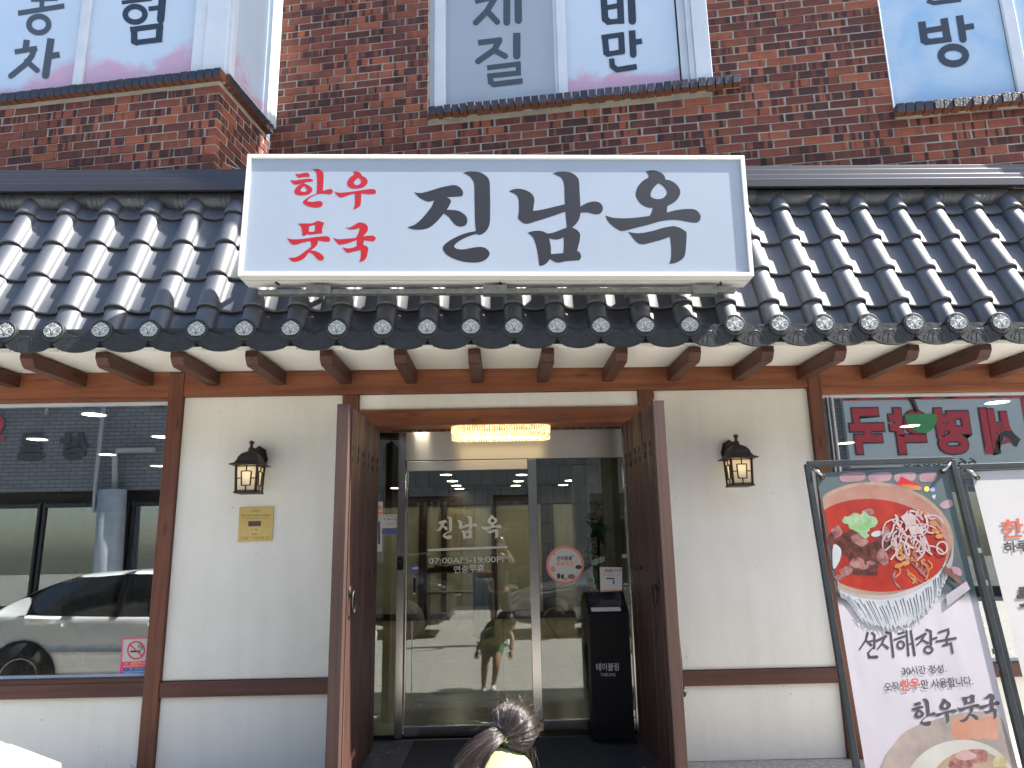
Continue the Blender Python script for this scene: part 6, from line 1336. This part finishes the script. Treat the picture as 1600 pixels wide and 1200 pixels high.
def shoe(parent, x, y, mat, l=.19, h_=.075, dirn=1, z=0.0):
    m = MB(); st = [(-.5, .028, .55), (-.42, .036, .95), (-.15, .034, 1.0), (.10, .038, .72), (.34, .040, .52), (.47, .030, .38), (.5, .012, .25)]; vs = []; n_ = 10
    for f_, w_, hh_ in st:
        for i in range(n_):
            a = 2*math.pi*i/n_; vs.append((x+w_*math.cos(a)*(1.0 if math.sin(a) < 0 else .85)*l/.19, y+dirn*f_*l, z+.006+h_*hh_*.5*(1+math.sin(a)) if math.sin(a) > -.5 else z+.004))
    m.add(vs, [(i*n_+j, i*n_+(j+1) % n_, (i+1)*n_+(j+1) % n_, (i+1)*n_+j) for i in range(len(st)-1) for j in range(n_)]+[tuple(range(n_)), tuple(range((len(st)-1)*n_, len(st)*n_))], 0, True); return m.build('shoe', mat, parent)
def hand(parent, w_, d, side, palm, mat, s_=1.0, curl=.5):
    """palm and five fingers from the wrist w_ along d; palm = palm normal"""
    d = Vector(d).normalized(); palm = Vector(palm).normalized(); a = d.cross(palm).normalized()*side; w_ = Vector(w_); J = [(*w_, .017*s_), (*(w_+d*.035*s_), (.026*s_, .013*s_)), (*(w_+d*.072*s_), (.030*s_, .012*s_))]; B_ = [(0, 1), (1, 2)]
    for k, (off, ln) in enumerate(((-.027, .056), (-.009, .068), (.009, .064), (.026, .050))):
        b0 = len(J); p = w_+d*.074*s_+a*off*s_; J.append((*p, .0085*s_)); p1 = p+(d*math.cos(curl*.5)+palm*math.sin(curl*.5))*ln*.5*s_; J.append((*p1, .0078*s_)); p2 = p1+(d*math.cos(curl*1.5)+palm*math.sin(curl*1.5))*ln*.5*s_; J.append((*p2, .0062*s_)); B_ += [(2, b0), (b0, b0+1), (b0+1, b0+2)]
    b0 = len(J); p = w_+d*.03*s_-a*.030*s_; J.append((*p, .0095*s_)); p1 = p+(d*.6-a*.6+palm*.4).normalized()*.032*s_; J.append((*p1, .0085*s_)); p2 = p1+(d*.85-a*.2+palm*.5).normalized()*.026*s_; J.append((*p2, .007*s_)); B_ += [(1, b0), (b0, b0+1), (b0+1, b0+2)]
    return skinned('hand', J, B_, mat, parent, 0, 1)

# --- girl bending forward in front of the door -------------------------------
gx, gy = .055, -1.96; HC = U(804, 1138, gy); HR = .096
girl = thing('person', 'little girl in a yellow top bending towards the glass door, long hair tied back', 'person', (-.13, -2.10, 0))
J = [(-.115, -2.20, .43, (.085, .075)), (-.075, -2.10, .485, (.078, .062)), (-.040, -2.03, .545, (.075, .056)), (.012, -1.985, .615, .030), (HC.x-.005, HC.y+.005, HC.z-.055, .032), (HC.x, HC.y+.012, HC.z-.012, .070), (HC.x+.004, HC.y+.006, HC.z+.018, .068),
     (-.165, -2.17, .40, .058), (-.195, -2.03, .225, .038), (-.205, -2.10, .06, .024), (-.205, -2.06, .035, .024), (-.060, -2.17, .40, .058), (-.075, -2.03, .225, .038), (-.105, -2.10, .06, .024), (-.105, -2.06, .035, .024),
     (-.145, -2.035, .555, .034), (-.225, -1.99, .47, .026), (-.265, -1.93, .405, .020), (.068, -2.015, .555, .034), (.095, -1.95, .50, .026), (.075, -1.885, .40, .020)]
B_ = [(0, 1), (1, 2), (2, 3), (3, 4), (4, 5), (5, 6), (0, 7), (7, 8), (8, 9), (9, 10), (0, 11), (11, 12), (12, 13), (13, 14), (2, 15), (15, 16), (16, 17), (2, 18), (18, 19), (19, 20)]
skinned('body', J, B_, skin, girl)
hand(girl, (-.265, -1.93, .405), (-.10, .35, -.9), -1, (.2, .9, .3), skin, .72, .5); hand(girl, (.075, -1.885, .40), (-.05, .35, -.9), 1, (-.2, .9, .3), skin, .72, .5)
J = [(-.115, -2.20, .435, (.102, .088)), (-.085, -2.12, .49, (.100, .084)), (-.042, -2.035, .55, (.094, .072)), (.002, -1.998, .600, (.048, .042)), (-.142, -2.035, .560, .048), (-.20, -2.01, .50, .045), (.064, -2.015, .560, .048), (.088, -1.975, .50, .045)]
skinned('shirt', J, [(0, 1), (1, 2), (2, 3), (2, 4), (4, 5), (2, 6), (6, 7)], yel, girl)
J = [(-.115, -2.21, .44, (.108, .095)), (-.165, -2.18, .395, .075), (-.182, -2.10, .305, .072), (-.062, -2.18, .395, .075), (-.068, -2.10, .305, .072)]
skinned('shorts', J, [(0, 1), (1, 2), (0, 3), (3, 4)], grn, girl, 0)
shoe(girl, -.205, -2.06, wsh, .15, .05); shoe(girl, -.105, -2.06, wsh, .15, .05)
# face
def ell(parent, nm, c, r_, mat, n=(12, 8)): m = MB(); m.ball(c, r_[0], r_[1], r_[2], *n); return m.build(nm, mat, parent)
FD = Vector((.12, .80, -.58)).normalized(); FU = (Vector((0, 0, 1))-FD*FD.z).normalized(); FR_ = FD.cross(FU)
eyew = plain('dark_eye', (.02, .015, .012), .2); lip = plain('lip', (.45, .16, .13), .5)
for s in (-1, 1):
    ell(girl, 'eye', HC+FD*.080+FR_*s*.030+FU*.002, (.010, .008, .007), eyew); ell(girl, 'ear', HC+FR_*s*.083-FD*.005-FU*.012, (.010, .018, .024), skin)
ell(girl, 'nose', HC+FD*.090-FU*.020, (.011, .014, .014), skin); ell(girl, 'mouth', HC+FD*.082-FU*.046, (.020, .008, .005), lip)
# hair: strands combed over the head to the tie, a loose tail over the left shoulder, flyaways
random.seed(21)
tie = U(788, 1151, gy-.085); tdir = (tie-HC).normalized()
hm = MB()
cap_ = MB(); cap_.ball(HC, HR*.985, HR*1.02, HR*1.0, 28, 20); cap_.build('scalp_hair', hairm, girl)
def strand(pts, r0, r1=.0005): hm.tube(pts, [r0+(r1-r0)*(i/(len(pts)-1))**1.5 for i in range(len(pts))], 3, 0, False)
locks = []
while len(locks) < 130:
    v = Vector((random.gauss(0, 1), random.gauss(0, 1), random.gauss(0, 1))).normalized()
    if v.dot(FD) > .50 or (v.z < -.35 and v.dot(tdir) < .2) or v.dot(tdir) > .985: continue
    locks.append((v, random.uniform(.000, .012), random.uniform(-.14, .14), random.uniform(0, 6.28)))
for v0, lift_, wob, ph in locks:
    for _ in range(13):
        v = (v0+Vector((random.gauss(0, 1), random.gauss(0, 1), random.gauss(0, 1)))*.045).normalized(); ang = math.acos(max(-1, min(1, v.dot(tdir)))); ax_ = v.cross(tdir)
        if ax_.length < 1e-3: continue
        ax_.normalize(); lf = lift_+random.uniform(-.001, .003); w2 = wob+random.uniform(-.025, .025); k = 10; pts = []
        for i in range(k):
            s = i/(k-1); q = Matrix.Rotation(ang*s, 3, ax_) @ v; q = (q+ax_*(w2*math.sin(math.pi*s)+.012*math.sin(11*s+ph))).normalized()
            pts.append(HC+q*(HR+.003+lf*math.sin(math.pi*min(1, s*1.05+.10))+.010*s**6))
        strand(pts, random.uniform(.0008, .0013), .0008)
tail = [tie, U(779, 1150, gy-.10), U(764, 1158, gy-.13), U(748, 1172, gy-.15), U(733, 1192, gy-.16), U(718, 1222, gy-.16)]
def bez(s):
    f_ = s*(len(tail)-1); i = min(int(f_), len(tail)-2); u = f_-i; p0 = tail[max(i-1, 0)]; p1 = tail[i]; p2 = tail[i+1]; p3 = tail[min(i+2, len(tail)-1)]
    return .5*((2*p1)+(p2-p0)*u+(2*p0-5*p1+4*p2-p3)*u*u+(-p0+3*p1-3*p2+p3)*u**3)
for c_ in range(52):
    a0 = random.uniform(0, 6.28); r0 = math.sqrt(random.random()); Lc = random.uniform(.5, 1.0); ph = random.uniform(0, 6.28); am0 = random.uniform(.003, .016); bend = Vector((random.gauss(0, 1), random.gauss(0, 1), random.gauss(0, 1)))*.012
    for _ in range(17):
        a = a0+random.gauss(0, .16); rr = r0+random.gauss(0, .07); L_ = Lc*random.uniform(.86, 1.04); pts = []; jit = Vector((random.gauss(0, 1), random.gauss(0, 1), random.gauss(0, 1)))*.004
        for i in range(12):
            s = i/11*L_; w_ = .008+.056*s**.75; off = Vector((math.cos(a)*rr*w_, math.sin(a)*rr*w_*.6, math.sin(a)*rr*w_*.8)); pts.append(bez(s)+off+(bend+jit)*s*s+Vector((math.sin(ph+8*s), math.cos(ph+6*s), math.sin(ph+7*s)))*am0*s)
        strand(pts, random.uniform(.0008, .0014), .0005)
for _ in range(170):
    v = Vector((random.gauss(0, 1), random.gauss(-.3, 1), abs(random.gauss(0, 1))+.1)).normalized(); p = HC+v*(HR+.006); d = (v.cross(tdir).cross(v)*-.3+v*.7+Vector((random.uniform(-1, 1), random.uniform(-1, 1), random.uniform(-.5, 1)))*.7).normalized(); L_ = random.uniform(.02, .075); c_ = Vector((random.uniform(-1, 1), random.uniform(-1, 1), random.uniform(-1, .6)))*.9
    strand([p+d*L_*s+c_*L_*s*s*.6 for s in (0, .25, .5, .75, 1)], .0006, .0003)
for _ in range(26):
    p = U(random.uniform(815, 838), random.uniform(1160, 1175), gy-.03); strand([p, p+Vector((.004, 0, -.02)), p+Vector((random.uniform(-.01, .02), -.01, -.05)), p+Vector((random.uniform(-.02, .03), -.01, -.08))], .0008, .0004)
hm.build('hair', hairm, girl, fixn=False)
m = MB(); ax_ = (bez(.08)-bez(0)).normalized(); e1 = ax_.orthogonal().normalized(); e2 = ax_.cross(e1)
m.tube([tie+(e1*math.cos(t)+e2*math.sin(t))*.013 for t in [2*math.pi*i/18 for i in range(18)]], .0055, 8, closed=True); m.build('hair_tie', plain('lime_hair_tie', (.62, .72, .14), .6), girl)
m = MB(); tb = U(792, 1158, gy-.09); m.ball(tb, .008, .008, .008, 10, 8); m.ball(tb+Vector((-.012, -.006, .016)), .009, .007, .007, 10, 8); m.build('hair_bead', plain('mint_bead', (.16, .56, .38), .3), girl)

# --- the person with the phone, behind the camera, seen in the door glass ------
ad = thing('person', 'adult in dark top and shorts photographing the shop, reflected in the door', 'person', (-.03, -5.66, 0))
ax0, ay0 = -.04, -5.66
J = [(ax0, ay0, .80, (.125, .085)), (ax0, ay0, .98, (.112, .078)), (ax0, ay0, 1.16, (.135, .085)), (ax0, ay0, 1.26, (.105, .065)), (ax0, ay0+.015, 1.335, .046), (ax0, ay0+.03, 1.40, .060), (ax0, ay0+.04, 1.475, .082), (ax0, ay0+.035, 1.53, .070),
     (ax0-.085, ay0, .72, .080), (ax0-.095, ay0+.01, .42, .052), (ax0-.10, ay0-.02, .08, .032), (ax0+.085, ay0+.02, .72, .080), (ax0+.11, ay0+.10, .42, .052), (ax0+.125, ay0+.10, .08, .032),
     (ax0-.165, ay0, 1.235, .048), (ax0-.205, ay0-.01, 1.00, .036), (ax0-.17, ay0+.13, .86, .026), (ax0+.165, ay0, 1.235, .048), (ax0+.20, ay0+.20, 1.20, .037), (ax0+.105, ay0+.335, 1.37, .026)]
B_ = [(0, 1), (1, 2), (2, 3), (3, 4), (4, 5), (5, 6), (6, 7), (0, 8), (8, 9), (9, 10), (0, 11), (11, 12), (12, 13), (3, 14), (14, 15), (15, 16), (3, 17), (17, 18), (18, 19)]
skinned('body', J, B_, skin, ad)
hand(ad, (ax0-.17, ay0+.13, .86), (.1, .5, -.8), -1, (.5, .7, .3), skin, .95, .6); hand(ad, (ax0+.105, ay0+.335, 1.37), (-.55, .35, .75), 1, (-.3, -.9, .2), skin, .95, .9)
J = [(ax0, ay0, .74, (.158, .120)), (ax0, ay0, .84, (.150, .112)), (ax0, ay0, 1.00, (.138, .100)), (ax0, ay0, 1.17, (.152, .102)), (ax0, ay0, 1.265, (.11, .07)), (ax0-.165, ay0, 1.235, .064), (ax0-.195, ay0-.005, 1.07, .058), (ax0+.165, ay0, 1.235, .064), (ax0+.19, ay0+.13, 1.20, .058)]
skinned('shirt', J, [(0, 1), (1, 2), (2, 3), (3, 4), (4, 5), (5, 6), (4, 7), (7, 8)], blk, ad)
J = [(ax0, ay0, .82, (.148, .108)), (ax0-.085, ay0, .70, .100), (ax0-.095, ay0+.01, .46, .082), (ax0+.085, ay0+.02, .70, .100), (ax0+.108, ay0+.085, .46, .082)]
skinned('shorts', J, [(0, 1), (1, 2), (0, 3), (3, 4)], nvy, ad)
shoe(ad, ax0-.10, ay0+.03, wsh, .25, .085); shoe(ad, ax0+.125, ay0+.15, wsh, .25, .085)
hc = Vector((ax0, ay0+.035, 1.485))
m = MB(); m.ball(hc+Vector((0, -.018, .022)), .094, .098, .090, 24, 16); m.build('hair', hairm, ad)
for s in (-1, 1):
    ell(ad, 'eye', hc+Vector((s*.032, .083, .0)), (.012, .008, .007), eyew); ell(ad, 'ear', hc+Vector((s*.088, .0, -.02)), (.010, .02, .028), skin)
ell(ad, 'nose', hc+Vector((0, .093, -.030)), (.013, .018, .020), skin); ell(ad, 'mouth', hc+Vector((0, .078, -.066)), (.024, .010, .006), lip)
ph_ = thing('smartphone', 'dark smartphone held up before the face of the reflected adult', 'phone', (.0, -5.285, 1.36)); m = MB(); m.box(-.055, .055, -5.292, -5.284, 1.335, 1.405); m.build('case', M['black'], ph_, bevel=.003)
# unseen box added above the frame to cast soft shade on bay and roof
t = thing('added_shadow_box', 'tall white unseen box added high on the brick wall to cast shade', 'sign', (1.5, -.5, 7.0))
m = MB(); m.box(1.40, 1.60, -.98, -.12, 7.35, 11.2); m.build('shadow_box', M['white'], t, bevel=.01)
for z in (7.3, 8.9): m = MB(); m.box(1.46, 1.54, -.12, .10, z, z+.06); m.build('bracket', M['galv'], t)
set_texts()
